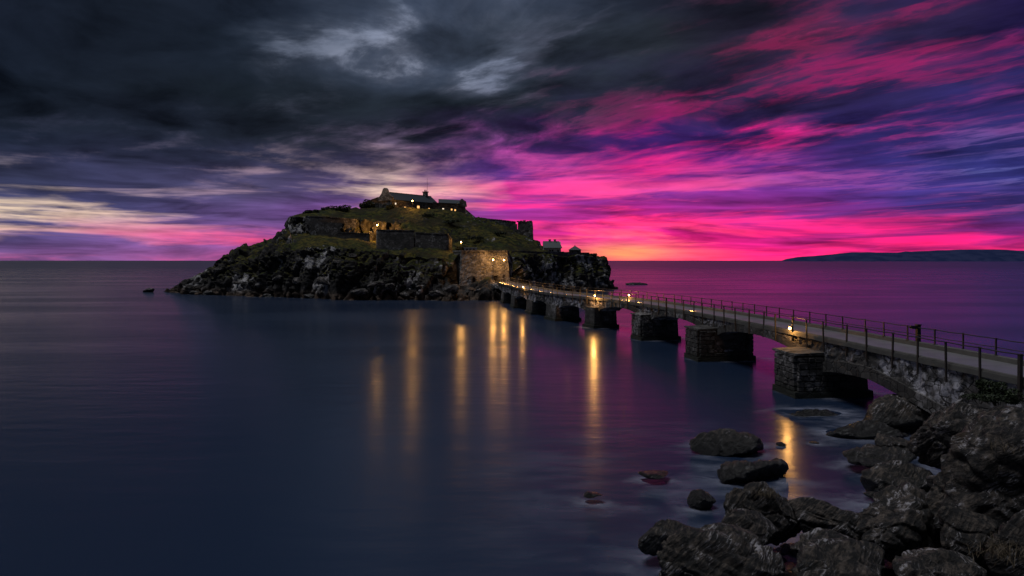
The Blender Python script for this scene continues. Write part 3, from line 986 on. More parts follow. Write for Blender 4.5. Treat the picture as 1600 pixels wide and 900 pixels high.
def make_tower():
    root = tag(empty('ruined_tower', (0, 0, 0)), 'square ruined stone tower with a notched top, right end of the skyline wall', 'tower')
    V = []
    bl, tl = [], []
    for px, d in ((808, 226), (834, 226), (834, 232.5), (808, 232.5)):
        x = (px - 800) / 1067 * 226
        bl.append((x, d))
    cx = sum(p[0] for p in bl) / 4; cy = sum(p[1] for p in bl) / 4
    rings = 10
    for j in range(rings):
        t = j / (rings - 1)
        s = 1 - 0.13 * t
        ring = []
        for k in range(4):
            a, b = bl[k], bl[(k + 1) % 4]
            for q in range(6):
                x = a[0] + (b[0] - a[0]) * q / 6; y = a[1] + (b[1] - a[1]) * q / 6
                z = 14.5 + (22.4 - 14.5) * t
                if j == rings - 1:
                    z += RND.uniform(-.15, .12)
                ring.append((cx + (x - cx) * s, cy + (y - cy) * s, z))
        V.append(ring)
    V.append([(cx + (p[0] - cx) * .6, cy + (p[1] - cy) * .6, 21.6) for p in V[-1]])
    V = np.array(V)
    P = V.reshape(-1, 3)
    P = P + np.stack([fbm(P * .9, 3, 5), fbm(P * .9, 3, 6), 0 * P[:, 0]], 1) * .14
    me = mesh_np('tower_wall', P, gridfaces(rings + 1, 24, True), False)
    link('wall', me, M['fort'], root)
    mb = MB()
    for k, px in enumerate((809.5, 814.5, 819.5, 825, 829.5)):
        x = (px - 800) / 1067 * 226
        mb.box((x - .5, 226.25 + .05 * k, 22.25), (x + .45, 227.1, 22.62 + .12 * (k % 3)))
    mb.build('merlon', M['fort'], root)
    mb = MB()
    x = (804.5 - 800) / 1067 * 227
    mb.hull8([(x - .6, 227, 15), (x + .8, 227, 15), (x + .8, 231, 15), (x - .6, 231, 15)], [(x - .5, 227.3, 21.5), (x + .8, 227.3, 21.7), (x + .8, 231, 21.7), (x - .5, 231, 21.5)])
    mb.build('buttress', M['fort'], root)


make_tower()


def make_bastion():
    root = tag(empty('bastion', (0, 0, 0)), 'tall battered stone bastion lit by two lamps at the island end of the bridge', 'bastion')
    base = [at(717.5, 0, 171.0), at(797.5, 0, 171.0), at(799, 0, 186), at(704, 0, 183)]
    top = [at(721, 0, 172.4), at(793, 0, 172.4), at(795, 0, 186), at(708, 0, 183)]
    zt = 11.75
    V = []
    rows = 26
    n = 40
    for j in range(rows):
        t = j / (rows - 1)
        ring = []
        for k in range(4):
            for q in range(n):
                a = base[k].lerp(top[k], t); b = base[(k + 1) % 4].lerp(top[(k + 1) % 4], t)
                p = a.lerp(b, q / n)
                ring.append((p.x, p.y, 2.6 + (zt - 2.6) * t))
        V.append(ring)
    V = np.array(V); P = V.reshape(-1, 3)
    d1, d2, cid = cell(P * np.array([1.3, 1.3, 2.2]), 8)
    off = (cid - .5) * .16 - np.exp(-((d2 - d1) / .12) ** 2) * .10 + fbm(P * .5, 3, 4) * .12
    dirs = P - np.array([[(base[0].x + base[1].x) / 2, 180, 0]])
    dirs[:, 2] = 0
    dirs /= np.linalg.norm(dirs, axis=1, keepdims=True)
    P = P + dirs * off[:, None]
    me = mesh_np('bastion_wall', P, gridfaces(rows, 4 * n, True), False)
    link('wall', me, M['bastion'], root)
    mb = MB(); mb.hull8([(p.x, p.y + .1, zt - .5) for p in top], [(p.x, p.y + .1, zt - .02) for p in top])
    mb.build('terrace', M['deck'], root)
    mb = MB()                                              # parapet coping stones
    for k in (3, 0, 1):
        a, b = top[k], top[(k + 1) % 4]
        m = int((b - a).length / 1.1)
        for q in range(m):
            p = a.lerp(b, (q + .03) / m); r = a.lerp(b, (q + .97) / m)
            t = (r - p).normalized(); nn = Vector((-t.y, t.x, 0))
            h = .32 + .06 * RND.random()
            qv = [p - nn * .16, r - nn * .16, r + nn * .5, p + nn * .5]
            mb.hull8([(v.x, v.y, zt) for v in qv], [(v.x, v.y, zt + h) for v in qv])
    mb.build('coping', M['bastion'], root)
    # doorway at the bridge and arched niche to its left
    face = lambda px, z: Vector(((px - 800) / F_PX * 171.0, 171.0 + 1.4 * (z - 2.6) / (zt - 2.6), z))
    for name, px, w, h, z0, arch in (('doorway', 774.5, 1.0, 1.45, 4.25, False), ('niche', 740.5, .8, 1.0, 4.35, True)):
        p = face(px, z0 + h / 2)
        mb = MB()
        if not arch:
            for sx in (-1, 1):
                mb.box((p.x + sx * (w / 2 + .14) - .14, p.y - .34, z0 - .3), (p.x + sx * (w / 2 + .14) + .14, p.y + .3, z0 + h))
            mb.box((p.x - w / 2 - .4, p.y - .36, z0 + h + .003), (p.x + w / 2 + .4, p.y + .3, z0 + h + .34))
        else:
            for k in range(9):
                a0, a1 = PI * k / 9, PI * (k + .92) / 9
                q = [(p.x - math.cos(a) * r, z0 + h * .6 + math.sin(a) * r) for a, r in ((a0, w / 2), (a1, w / 2), (a1, w / 2 + .32), (a0, w / 2 + .32))]
                mb.hull8([(x, p.y + .3, z) for x, z in q], [(x, p.y - .36, z) for x, z in q])
            for sx in (-1, 1):
                mb.box((p.x + sx * (w / 2 + .16) - .16, p.y - .34, z0 - .3), (p.x + sx * (w / 2 + .16) + .16, p.y + .3, z0 + h * .6))
        fr = mb.build(name, M['bastion'], root)
        mb = MB(); mb.box((p.x - w / 2, p.y - .2, z0 - .3), (p.x + w / 2, p.y + .25, z0 + h * (.6 if arch else 1)))
        if arch:
            mb.lathe((p.x, p.y, z0 + h * .6), [(.01, 0), (w / 2 - .02, .01), (w / 2 * .8, .24), (.05, .4)], 10)
        mb.build('dark_panel', M['dark'], fr)  # dark panel stands in for the shade of a recess; wall is not cut


make_bastion()


def make_shelter():
    p = at(735, 0, 178.5)
    root = tag(empty('white_shelter', (p.x, p.y, 11.73)), 'small low white shelter lit by the lamp behind the bastion parapet', 'shelter')
    mb = MB(); mb.box((-1.6, 0, 0), (1.6, 1.8, 1.05)); mb.build('wall', M['lime'], root)
    mb = MB(); mb.box((-1.75, -.2, 1.053), (1.75, 1.95, 1.17)); mb.build('roof', M['lime'], root)
    for k in range(3):
        mb = MB(); mb.box((-1.15 + k * .9, -.05, .5), (-.65 + k * .9, .02, .88))
        mb.build('window', M['dark'], root)


make_shelter()


# ------------------------------------------------------------------ cottages on the low right shoulder
def make_cottage():
    p = at(863, 0, 212.5)
    z0 = 11.3
    root = tag(empty('cottage', (p.x, p.y, z0)), 'pale two-chimney cottage on the cliff top, larger of the two on the right', 'cottage')
    L, Wd, e, r = 2.7, 3.6, 2.2, 4.1
    mb = MB()
    pts = [(0, e), (Wd / 2, r), (Wd, e), (Wd, -.6), (0, -.6)]
    vs = [(-L, y, z) for y, z in pts] + [(L, y, z) for y, z in pts]
    mb.add(vs, [(0, 1, 2, 3, 4), (9, 8, 7, 6, 5)] + [((i + 1) % 5, i, 5 + i, 5 + (i + 1) % 5) for i in range(5)])
    mb.build('wall', M['lime'], root)
    mb = MB()
    for y0 in (-.25, Wd + .25):
        q = [(-L - .15, y0, e - .2), (L + .4, y0, e - .2), (L - .5, Wd / 2, r + .05), (-L - .15, Wd / 2, r + .05)]
        if y0 > 0:
            q = q[::-1]
        mb.hull8(q, [(x, y, z + .14) for x, y, z in q])
    mb.build('roof', M['slate'], root)
    for x in (-.7, .9):
        mb = MB(); mb.box((x - .35, Wd / 2 - .3, r - .5), (x + .35, Wd / 2 + .3, r + .62)); mb.box((x - .42, Wd / 2 - .37, r + .623), (x + .42, Wd / 2 + .37, r + .75))
        mb.build('chimney', M['lime'], root)
    for x in (-1.7, .1, 1.8):
        fr = MB(); fr.box((x - .36, -.06, .6), (x + .36, .02, 1.66)); f = fr.build('window', M['lime'], root)
        mb = MB(); mb.box((x - .27, -.075, .7), (x + .27, -.02, 1.56)); mb.build('pane', M['dark'], f)
    mb = MB(); mb.box((-1.05, -.07, -.3), (-.45, .02, 1.6)); mb.build('door', M['wood'], root)
    # lean-to on the left
    mb = MB(); mb.hull8([(-L - 2.2, .5, -.6), (-L - .01, .5, -.6), (-L - .01, 3, -.6), (-L - 2.2, 3, -.6)], [(-L - 2.2, .5, .9), (-L - .01, .5, 1.5), (-L - .01, 3, 1.7), (-L - 2.2, 3, 1.1)])
    mb.build('lean_to', M['fort'], root)


make_cottage()


def make_hut():
    p = at(899, 0, 219.5)
    root = tag(empty('hut', (p.x, p.y, 11.4)), 'small stone hut with a pointed roof, right of the pale cottage', 'hut')
    mb = MB(); mb.box((-1.8, 0, -.6), (1.8, 3.2, 1.5)); mb.build('wall', M['fort'], root)
    mb = MB()
    q = [(-2.05, -.25, 1.503), (2.05, -.25, 1.503), (2.05, 3.45, 1.503), (-2.05, 3.45, 1.503)]
    mb.hull8(q, [(-.25, 1.35, 2.75), (.25, 1.35, 2.75), (.25, 1.85, 2.75), (-.25, 1.85, 2.75)])
    rf = mb.build('roof', M['slate'], root)
    mb = MB(); mb.lathe((0, 1.6, 2.75), [(.1, 0), (.16, .12), (.05, .3), (.03, .55)], 6); mb.build('finial', M['iron'], rf)
    for x in (-.9, .8):
        mb = MB(); mb.box((x - .25, -.04, .4), (x + .25, .02, 1.1)); mb.build('window', M['dark'], root)
    mb = MB(); mb.hull8([(-4.2, .6, -.6), (-1.81, .6, -.6), (-1.81, 2.6, -.6), (-4.2, 2.6, -.6)], [(-4.2, .6, .5), (-1.81, .6, .75), (-1.81, 2.6, .9), (-4.2, 2.6, .6)])
    mb.build('outhouse', M['fort'], root)


make_hut()


# ------------------------------------------------------------------ bushes on the island
def leaf_cloud(name, label, c, dims, n, size, mat, seed, stems=5):
    root = tag(empty(name, c), label, 'bush')
    r = np.random.RandomState(seed)
    lobes = [(r.uniform(-.65, .65, 3) * dims, r.uniform(.35, .6)) for _ in range(9)]
    V, F = [], []
    P = []
    for k in range(n):
        lc, lr = lobes[r.randint(len(lobes))]
        v = r.normal(size=3); v /= np.linalg.norm(v)
        q = lc * np.array([1, 1, .7]) + v * dims * lr * r.uniform(.55, 1.0) ** .5
        if q[2] < -dims[2] * .6:
            q[2] = -dims[2] * .6
        P.append(q)
    P = np.array(P)
    a = r.normal(size=(n, 3)); a /= np.linalg.norm(a, axis=1, keepdims=True)
    b = np.cross(a, r.normal(size=(n, 3))); b /= np.linalg.norm(b, axis=1, keepdims=True)
    s = size * r.uniform(.6, 1.3, (n, 1))
    V = np.concatenate([P - a * s, P + b * s * .45, P + a * s, P - b * s * .45], 1).reshape(-1, 3)
    F = np.arange(4 * n).reshape(-1, 4)
    link('foliage', mesh_np('foliage', V, F, False), mat, root)
    mb = MB()
    for k in range(stems):
        q = P[r.randint(n)]
        mb.tube((q[0] * .2, q[1] * .2, -dims[2]), q * .85, .05 * dims[2], .02 * dims[2], 5)
    mb.build('stem', M['wood'], root)
    return root


for lab, px, y, d, dims, n, sd in (
        ('dark gorse bush on the grass behind the upper battery wall, largest on the left skyline', 524, 328, 216, (5.0, 2.2, 1.6), 2600, 1),
        ('small dark gorse bush at the left corner of the battery rock', 487, 334, 212, (2.8, 1.8, 1.0), 1400, 2),
        ('dark shrubby thicket against the gable end of the summit hall', 574, 319, 224, (2.6, 2.0, 1.8), 1800, 3),
        ('round dark shrub in front of the hall gable', 609, 324, 219, (1.5, 1.2, 1.0), 900, 4),
        ('low dark scrub high on the slope below the hall door', 668, 338, 214, (2.2, 1.4, .6), 700, 7),
        ('dark bracken clump on the open slope below the guardhouse', 706, 346, 210, (2.6, 1.6, .6), 800, 8),
        ('dark bracken clump midway up the slope above the white shelter', 742, 372, 202, (2.4, 1.4, .6), 700, 9),
        ('dark scrub beside the right end of the terrace wall', 722, 388, 192, (1.8, 1.0, .6), 600, 10),
        ('small dark bush on the slope under the curtain wall', 783, 364, 213, (1.8, 1.2, .6), 600, 11),
        ('low scrub at the cliff edge right of the hut', 926, 399, 225, (1.6, 1.2, .7), 900, 6)):
    p = at(px, y, d)
    p.z = max(p.z, ground(p.x, p.y) + dims[2] * .3)
    leaf_cloud('gorse_bush', lab, p, np.array(dims), n, .26, M['leaf'], sd)


# ------------------------------------------------------------------ lamps
def light(name, loc, watts, parent=None, radius=0.12, color=(1.0, 0.47, 0.11)):
    l = bpy.data.lights.new(name, 'POINT')
    l.energy = watts; l.shadow_soft_size = radius; l.color = color
    o = bpy.data.objects.new(name, l)
    COL.objects.link(o)
    o.location = loc
    if parent is not None:
        o.parent = parent
    return o


def lamp_post(px, y, d, watts, label, group, base=None, off=-.30):
    """iron post with a lantern; the lamp sits at photograph point (px, y)"""
    p = at(px, y, d)
    zb = base if base is not None else ground(p.x, p.y)
    h = p.z - zb
    root = tag(empty('lamp_post', (p.x, p.y, zb)), label, 'street lamp', group)
    mb = MB()
    mb.lathe((0, 0, -.3), [(.22, 0), (.22, .5), (.12, .7), (.085, 1.0), (.06, h - .1)], 8)
    mb.build('pole', M['iron'], root)
    mb = MB()
    mb.lathe((0, 0, h - .3), [(.05, 0), (.16, .1), (.17, .12)], 8)
    mb.lathe((0, 0, h + .3), [(.30, 0), (.26, .1), (.1, .25), (.03, .42)], 8)
    for k in range(4):
        a = PI / 4 + k * PI / 2
        mb.tube((.16 * math.cos(a), .16 * math.sin(a), h - .19), (.24 * math.cos(a), .24 * math.sin(a), h + .3), .018, n=4)
    mb.build('lantern', M['iron'], root)
    mb = MB(); mb.lathe((0, 0, h - .16), [(.06, 0), (.14, .08), (.15, .24), (.08, .34)], 8)
    mb.build('bulb', M['bulb'], root, True)
    light('lamp_light', (0, off, h + .02), watts, root, .16)
    return root


lamp_post(770.5, 406, 170.0, 700, 'tall lamp post left of the bridge end, in front of the bastion', 'lamp posts at the bridge end', 4.2)
lamp_post(787.5, 406.5, 169.8, 700, 'tall lamp post right of the bridge end, by the bastion corner', 'lamp posts at the bridge end', 4.2)
lamp_post(720.5, 378.5, 187.5, 900, 'short lamp post behind the bastion lighting the hillside', 'lamp posts on the hillside', 11.6)
lamp_post(589.5, 352, 199.6, 4200, 'lamp post below the lit rock bank at the end of the terrace wall', 'lamp posts on the hillside', None, .35)
lamp_post(644.5, 314, 219.5, 900, 'lamp post on the grass in front of the summit hall', 'lamp posts on the hillside')
# ------------------------------------------------------------------ causeway bridge
DECK, BW = 4.2, 3.3
CTRL = [(23.9, 12.0), (23.4, 22.0), (22.9, 30.6), (22.2, 40), (21.2, 50.5), (20.1, 59.5), (18.8, 68.5), (17.3, 77), (15.2, 86.5), (12.2, 95.5), (9.1, 102.5),
        (5.9, 111), (2.3, 127), (-1.2, 148), (-3.3, 164), (-4.3, 171.5)]


def spline(ctrl, n=14):
    P = [Vector((x, y, 0)) for x, y in ctrl]
    P = [P[0] * 2 - P[1]] + P + [P[-1] * 2 - P[-2]]
    out = []
    for i in range(1, len(P) - 2):
        p0, p1, p2, p3 = P[i - 1:i + 3]
        for k in range(n):
            t = k / n
            out.append(0.5 * ((2 * p1) + (p2 - p0) * t + (2 * p0 - 5 * p1 + 4 * p2 - p3) * t * t + (3 * p1 - p0 - 3 * p2 + p3) * t ** 3))
    out.append(P[-2])
    return out


PATH = np.array([(p.x, p.y) for p in spline(CTRL)])
for _ in range(12):
    PATH[1:-1] = (PATH[:-2] + PATH[1:-1] * 2 + PATH[2:]) / 4
ARC = np.concatenate([[0], np.cumsum(np.hypot(*np.diff(PATH, axis=0).T))])
SLEN = ARC[-1]


def s_at(d):
    return float(np.interp(d, PATH[:, 1], ARC))


def bp(s, lat=0.0, z=0.0):
    """bridge point: arc length from the shore end, offset to the right of the near edge, height"""
    x = np.interp(s, ARC, PATH[:, 0]); y = np.interp(s, ARC, PATH[:, 1])
    e = .6
    tx = np.interp(s + e, ARC, PATH[:, 0]) - np.interp(s - e, ARC, PATH[:, 0]); ty = np.interp(s + e, ARC, PATH[:, 1]) - np.interp(s - e, ARC, PATH[:, 1])
    l = math.hypot(tx, ty)
    tx, ty = tx / l, ty / l
    return Vector((x + ty * lat, y - tx * lat, z))


bridge = tag(empty('bridge', (0, 0, 0)), 'old stone arch causeway bridge curving across the water to the island', 'bridge')


def sweep(name, prof, mat, s0, s1, step=0.7, smooth=False, jit=0.0, seed=0):
    """solid swept along the bridge; prof is a closed (lateral, z) outline"""
    n = int((s1 - s0) / step) + 1
    S = np.linspace(s0, s1, n)
    V = []
    for s in S:
        V.append([tuple(bp(s, l, z)) for l, z in prof])
    V = np.array(V)
    k = len(prof)
    P = V.reshape(-1, 3)
    if jit:
        P = P + np.stack([fbm(P * 1.3, 3, seed), fbm(P * 1.3, 3, seed + 3), fbm(P * 1.3, 3, seed + 6)], 1) * jit
    me = bpy.data.meshes.new(name)
    F = [tuple(int(v) for v in f) for f in gridfaces(n, k, True)]
    F += [tuple(range(k)), tuple(range((n - 1) * k + k - 1, (n - 1) * k - 1, -1))]
    me.from_pydata([tuple(p) for p in P], [], F)
    me.update()
    return link(name, me, mat, bridge)


S_END = SLEN - 0.2
sweep('deck_slab', [(-.10, 3.90), (BW + .10, 3.90), (BW + .10, 4.17), (-.10, 4.17)], M['kerb'], 0.5, S_END, jit=.03)
for k in range(int(S_END / 5.5)):                             # concrete bays of the walkway with open joints
    sa, sb = .5 + k * 5.5, min(.5 + (k + 1) * 5.5, S_END)
    sweep('deck_panel', [(.20, 4.168), (BW - .30, 4.168), (BW - .30, 4.205), (.20, 4.205)], M['deck'], sa + .02, sb - .02, 1.3)
sweep('kerb', [(-.06, 4.173), (.198, 4.173), (.19, 4.26), (-.04, 4.26)], M['kerb'], 0.5, S_END, jit=.025, seed=5)
sweep('kerb', [(BW - .298, 4.173), (BW + .07, 4.173), (BW + .05, 4.47), (BW - .28, 4.45)], M['kerb'], 0.5, S_END, jit=.035, seed=9)

PIER_D = [48.7, 65.8, 82.3, 96.8, 109, 122, 138, 153]
ABUT = 33.0
PIER_S = [s_at(d) for d in PIER_D]
HALF = 1.4
bays = [(s_at(ABUT), PIER_S[0])] + list(zip(PIER_S[:-1], PIER_S[1:])) + [(PIER_S[-1], s_at(166))]


def intrados(i, s):
    a, b = bays[i]
    h0 = 0.0 if i == 0 else HALF
    h1 = HALF if i < len(bays) - 1 else 0.0
    t = (s - a - h0) / max(b - h1 - a - h0, .1)
    t = min(max(t, 0), 1)
    if i == 0:
        base = 0.35 + 1.35 * min(t * 1.6, 1)
        return base + 0.55 * math.sqrt(max(0, 1 - (2 * t - 1) ** 2))
    sp, cr = (2.35, 3.35) if i < 4 else (1.5, 2.7)
    return sp + (cr - sp) * max(0, 1 - (2 * t - 1) ** 2) ** .6


for i, (a, b) in enumerate(bays):
    n = max(8, int((b - a) / .28))
    S = np.linspace(a, b, n + 1)
    rows = 10
    V = []
    for s in S:
        zi = intrados(i, s)
        ring = []
        for j in range(rows):                                  # near face, bottom to top
            ring.append(tuple(bp(s, 0.0, zi + (3.93 - zi) * j / (rows - 1))))
        for j in range(rows):                                  # far face, top to bottom
            ring.append(tuple(bp(s, BW, 3.93 + (zi - 3.93) * j / (rows - 1))))
        V.append(ring)
    P = np.array(V).reshape(-1, 3)
    d1, d2, cid = cell(P * np.array([1.6, 1.6, 2.8]), 40 + i)
    off = (cid - .5) * .09 - np.exp(-((d2 - d1) / .12) ** 2) * .05 + fbm(P * .9, 3, 60) * .06
    T_ = np.repeat(np.array([tuple(bp(s, 1.0) - bp(s, 0.0)) for s in S]), 2 * rows, 0)
    side = np.tile(np.array([-1] * rows + [1] * rows), len(S))
    P = P + T_ * (off * side)[:, None]
    me = mesh_np('span', P, gridfaces(len(S), 2 * rows, True)[:, ::-1], False)
    link('span', me, M['bridge'], bridge)
    if i < 4:                                                  # cut ring stones of the nearer arches
        h0 = 0.0 if i == 0 else HALF
        s0, s1 = a + h0, b - HALF
        m = int((s1 - s0) / .62)
        rh = .62 if i else .72
        for k in range(m):
            sa, sb = s0 + (s1 - s0) * (k + .02) / m, s0 + (s1 - s0) * (k + .98) / m
            za, zb = intrados(i, sa) - .03, intrados(i, sb) - .03
            pr = -.10 - .035 * RND.random()
            hh = rh + .04 * RND.random()
            mb = MB()
            mb.hull8([bp(sa, pr, za), bp(sa, .15, za), bp(sb, .15, zb), bp(sb, pr, zb)],
                     [bp(sa, pr, min(za + hh, 3.86)), bp(sa, .15, min(za + hh, 3.86)), bp(sb, .15, min(zb + hh, 3.86)), bp(sb, pr, min(zb + hh, 3.86))])
            mb.build('voussoir', M['pier'], bridge)

# abutment at the shore
sweep('abutment', [(0, -1), (BW, -1), (BW, 3.92), (0, 3.92)], M['bridge'], 0.6, s_at(ABUT) + .5, .4, jit=.06)

STONES = []
for v in range(7):                                             # a few rough-cut block shapes shared by all pier stones
    r = random.Random(40 + v)
    mb = MB()
    mb.box((-.5, -.5, -.5), (.5, .5, .5))
    bm = bmesh.new(); me = mb.mesh('stone'); bm.from_mesh(me)
    bmesh.ops.bevel(bm, geom=bm.edges[:], offset=.09, segments=1, affect='EDGES')
    for w in bm.verts:
        w.co += Vector((r.uniform(-.05, .05), r.uniform(-.05, .05), r.uniform(-.05, .05)))
    bm.to_mesh(me); bm.free()
    me.materials.append(M['pier'])
    STONES.append(me)


def lay_stones(parent, o, ux, uy, width, height, z0, seed, skip=None):
    """courses of separate stones on a face: o corner, ux along, uy outward"""
    r = random.Random(seed)
    z = z0
    while z < z0 + height - .1:
        h = r.uniform(.30, .46)
        h = min(h, z0 + height - z)
        x = 0.0
        while x < width - .05:
            w = min(r.uniform(.38, .85), width - x)
            if width - x - w < .2:
                w = width - x
            if skip is None or not skip(x + w / 2, z - z0 + h / 2):
                ob = bpy.data.objects.new('stone', r.choice(STONES))
                COL.objects.link(ob)
                ob.parent = parent
                c = o + ux * (x + w / 2) + uy * r.uniform(.0, .05)
                X = ux * (w - .035); Y = uy * .36; Zv = Vector((0, 0, h - .035))
                ob.matrix_world = Matrix(((X.x, Y.x, 0, c.x), (X.y, Y.y, 0, c.y), (0, 0, Zv.z, z + h / 2), (0, 0, 0, 1)))
            x += w
        z += h


for i, (d, s) in enumerate(zip(PIER_D, PIER_S)):
    P_ = [1.9, 1.85, 1.15, .8, .4, .3, .3, .3][i]
    top = 2.92 if i < 4 else 2.45
    fr = [0.05, .2, .2, -.4, .3, .4, .4, .4][i]
    t = (bp(s + .5) - bp(s - .5)).normalized(); nn = (bp(s, 1) - bp(s, 0)).normalized()
    c = bp(s)
    def cor(along, lat, z, bat=0.0):
        return c + t * along + nn * lat + Vector((0, 0, z))
    mb = MB()
    bt = .18
    hl = HALF if i < 4 else 2.3
    for z0, z1, e0, e1 in ((-2.5, .45, .32, .22), (.45, top, .0, -.10)):
        mb.hull8([cor(-hl - e0, -P_ - e0, z0), cor(-hl - e0, BW + fr + e0, z0), cor(hl + e0, BW + fr + e0, z0), cor(hl + e0, -P_ - e0, z0)][::-1],
                 [cor(-hl - e1, -P_ - e1, z1), cor(-hl - e1, BW + fr + e1, z1), cor(hl + e1, BW + fr + e1, z1), cor(hl + e1, -P_ - e1, z1)][::-1])
    pier = mb.build('pier', M['pier'], bridge)
    if i < 3:
        # left face (towards the open water) and the face that looks back to the shore
        lay_stones(pier, cor(-HALF, -P_ - .02, 0), t, -nn, 2 * HALF, top - .5, .47, 100 + i)
        wd = P_ + BW + fr
        if i == 1:
            sk = lambda x, z: 1.5 < x < wd - .7 and z > .4
        else:
            sk = (lambda x, z: x > 2.6)
        lay_stones(pier, cor(-HALF - .02, -P_, 0), nn, -t, wd, top - .5, .47, 200 + i, sk)
        mb = MB()                                              # weathered capstones
        for k in range(3):
            a0, a1 = -HALF - .16 + k * 1.11, -HALF - .16 + k * 1.11 + 1.06
            mb2 = MB()
            mb2.hull8([cor(a0, -P_ - .22, top), cor(a0, .05, top), cor(a1, .05, top), cor(a1, -P_ - .22, top)][::-1],
                      [cor(a0, -P_ - .18, top + .15), cor(a0, .05, top + .24), cor(a1, .05, top + .24), cor(a1, -P_ - .18, top + .15)][::-1])
            mb2.build('capstone', M['pier'], pier, bevel=.02)
        if i == 1:
            mb = MB()
            mb.hull8([cor(-HALF - .03, -P_ + 1.5, .9), cor(-HALF + .1, -P_ + 1.5, .9), cor(-HALF + .1, BW + fr - .8, .9), cor(-HALF - .03, BW + fr - .8, .9)],
                     [cor(-HALF - .03, -P_ + 1.5, top - .1), cor(-HALF + .1, -P_ + 1.5, top - .1), cor(-HALF + .1, BW + fr - .8, top - .1), cor(-HALF - .03, BW + fr - .8, top - .1)])
            mb.build('render_panel', M['bridge'], pier)


# ------------------------------------------------------------------ railings
def railing(lat, zpost0, ztop, rails, label, wpost, rrail, s_list, thick):
    root = tag(empty('railing', (0, 0, 0)), label, 'railing')
    posts = {}
    for j, s in enumerate(s_list):
        w = wpost * (1.7 if j in thick else 1.0)
        key = round(w, 4)
        if key not in posts:
            mb = MB()
            mb.box((-w / 2, -w / 2, zpost0), (w / 2, w / 2, ztop - .012))
            mb.box((-w / 2 - .012, -w / 2 - .012, ztop - .009), (w / 2 + .012, w / 2 + .012, ztop + .035))
            if zpost0 > 4:
                mb.box((-w / 2 - .05, -w / 2 - .05, zpost0 - .03), (w / 2 + .05, w / 2 + .05, zpost0 + .02))
            me = mb.mesh('post'); me.materials.append(M['rail'])
            posts[key] = me
        p = bp(s, lat)
        q = bp(s + .3, lat) - bp(s - .3, lat)
        o = link('post', posts[key], None, root, p)
        lean = RND.uniform(-.03, .03)
        o.rotation_euler = (lean, RND.uniform(-.03, .03), math.atan2(q.y, q.x))
    for z, r in rails:
        for s0, s1 in zip(s_list[:-1], s_list[1:]):
            mb = MB()
            a, b = bp(s0, lat, z), bp(s1, lat, z)
            mid = (a + b) / 2 - Vector((0, 0, .012 + .014 * RND.random()))
            mb.tube(a, mid, r, n=6, caps=False); mb.tube(mid, b, r, n=6, caps=False)
            mb.build('rail', M['rail'], root, True)
    return root


STEP = 2.3
s0 = s_at(30.6)
NEAR_S = [s0 + STEP * k for k in range(-6, 70) if 1 < s0 + STEP * k < S_END - 1]
FAR_S = [s0 + STEP * k + .9 for k in range(-7, 70) if 1 < s0 + STEP * k + .9 < S_END - 1]
i0 = NEAR_S.index(s0)
railing(-.17, 3.25, 5.30, [(5.29, .032)], 'rusty bridge railing on the water side, nearer the viewer, with a single top rail', .085, .03, NEAR_S, (i0, i0 + 20))
railing(BW - .10, 4.46, 5.36, [(5.35, .030), (4.90, .024)], 'bridge railing on the far side of the deck with top and middle rails', .07, .026, FAR_S, ())


def signal_post():
    s = s_at(42.2)
    p = bp(s, BW - .02)
    root = tag(empty('signal_post', (p.x, p.y, 4.45)), 'stout dark post with a small box, on the far side of the deck', 'post')
    mb = MB(); mb.box((-.11, -.11, 0), (.11, .11, 1.02)); mb.box((-.14, -.14, 1.023), (.14, .14, 1.08)); mb.build('post', M['iron'], root)
    mb = MB(); mb.box((-.44, -.12, .80), (-.113, .12, .99)); mb.box((-.55, -.05, .86), (-.443, .05, .94)); mb.build('box', M['iron'], root)


signal_post()


def deck_lamp(s, lat, z, watts, label, group):
    """bulkhead fitting on a bracket, lit"""
    p = bp(s, lat, z)
    t = (bp(s + .3) - bp(s - .3)).normalized()
    root = tag(empty('deck_lamp', p, math.atan2(t.y, t.x)), label, 'lamp', group)
    mb = MB(); mb.box((-.09, -.05, -.12), (.09, .03, .12)); mb.build('backplate', M['iron'], root)
    mb = MB(); mb.lathe((0, .09, -.09), [(.035, 0), (.075, .03), (.08, .12), (.05, .17)], 8); mb.build('bulb', M['bulb'], root, True)
    mb = MB()
    for z in (-.1, 0, .09):
        mb.tube((-.1, .02, z), (-.1, .19, z), .008, n=4); mb.tube((.1, .02, z), (.1, .19, z), .008, n=4); mb.tube((-.1, .19, z), (.1, .19, z), .008, n=4)
    mb.build('guard', M['iron'], root)
    light('lamp_light', (0, .26, .02), watts, root, .07)
    return root


def nearest(lst, s):
    return min(lst, key=lambda v: abs(v - s))


GL = 'small lamps along the bridge railing'
deck_lamp(nearest(NEAR_S, s_at(50.6)), -.20, 4.42, 170, 'bright bulkhead lamp low on the near railing above the nearest pier', GL)
deck_lamp(nearest(NEAR_S, s_at(95.2)), -.20, 4.55, 500, 'bright lamp on the near railing halfway along the bridge, where it bends', GL)
deck_lamp(nearest(NEAR_S, s_at(126)), -.20, 4.6, 170, 'small lamp on the near railing about two thirds of the way to the island', GL)
deck_lamp(nearest(FAR_S, s_at(92)), BW - .2, 4.75, 90, 'pale lamp on the far railing beside the bend of the bridge', GL)


def kerb_light(d, label, watts=12):
    s = s_at(d)
    p = bp(s, .27, 4.207)
    t = (bp(s + .3) - bp(s - .3)).normalized()
    root = tag(empty('kerb_light', p, math.atan2(t.y, t.x)), label, 'lamp', 'kerb lights along the deck')
    mb = MB(); mb.box((-.16, -.05, 0), (.16, .05, .11)); mb.build('housing', M['iron'], root)
    mb = MB(); mb.box((-.13, -.075, .03), (.13, -.053, .09)); mb.build('lens', M['bulb'], root)
    light('lamp_light', (0, -.30, .16), watts, root, .05)


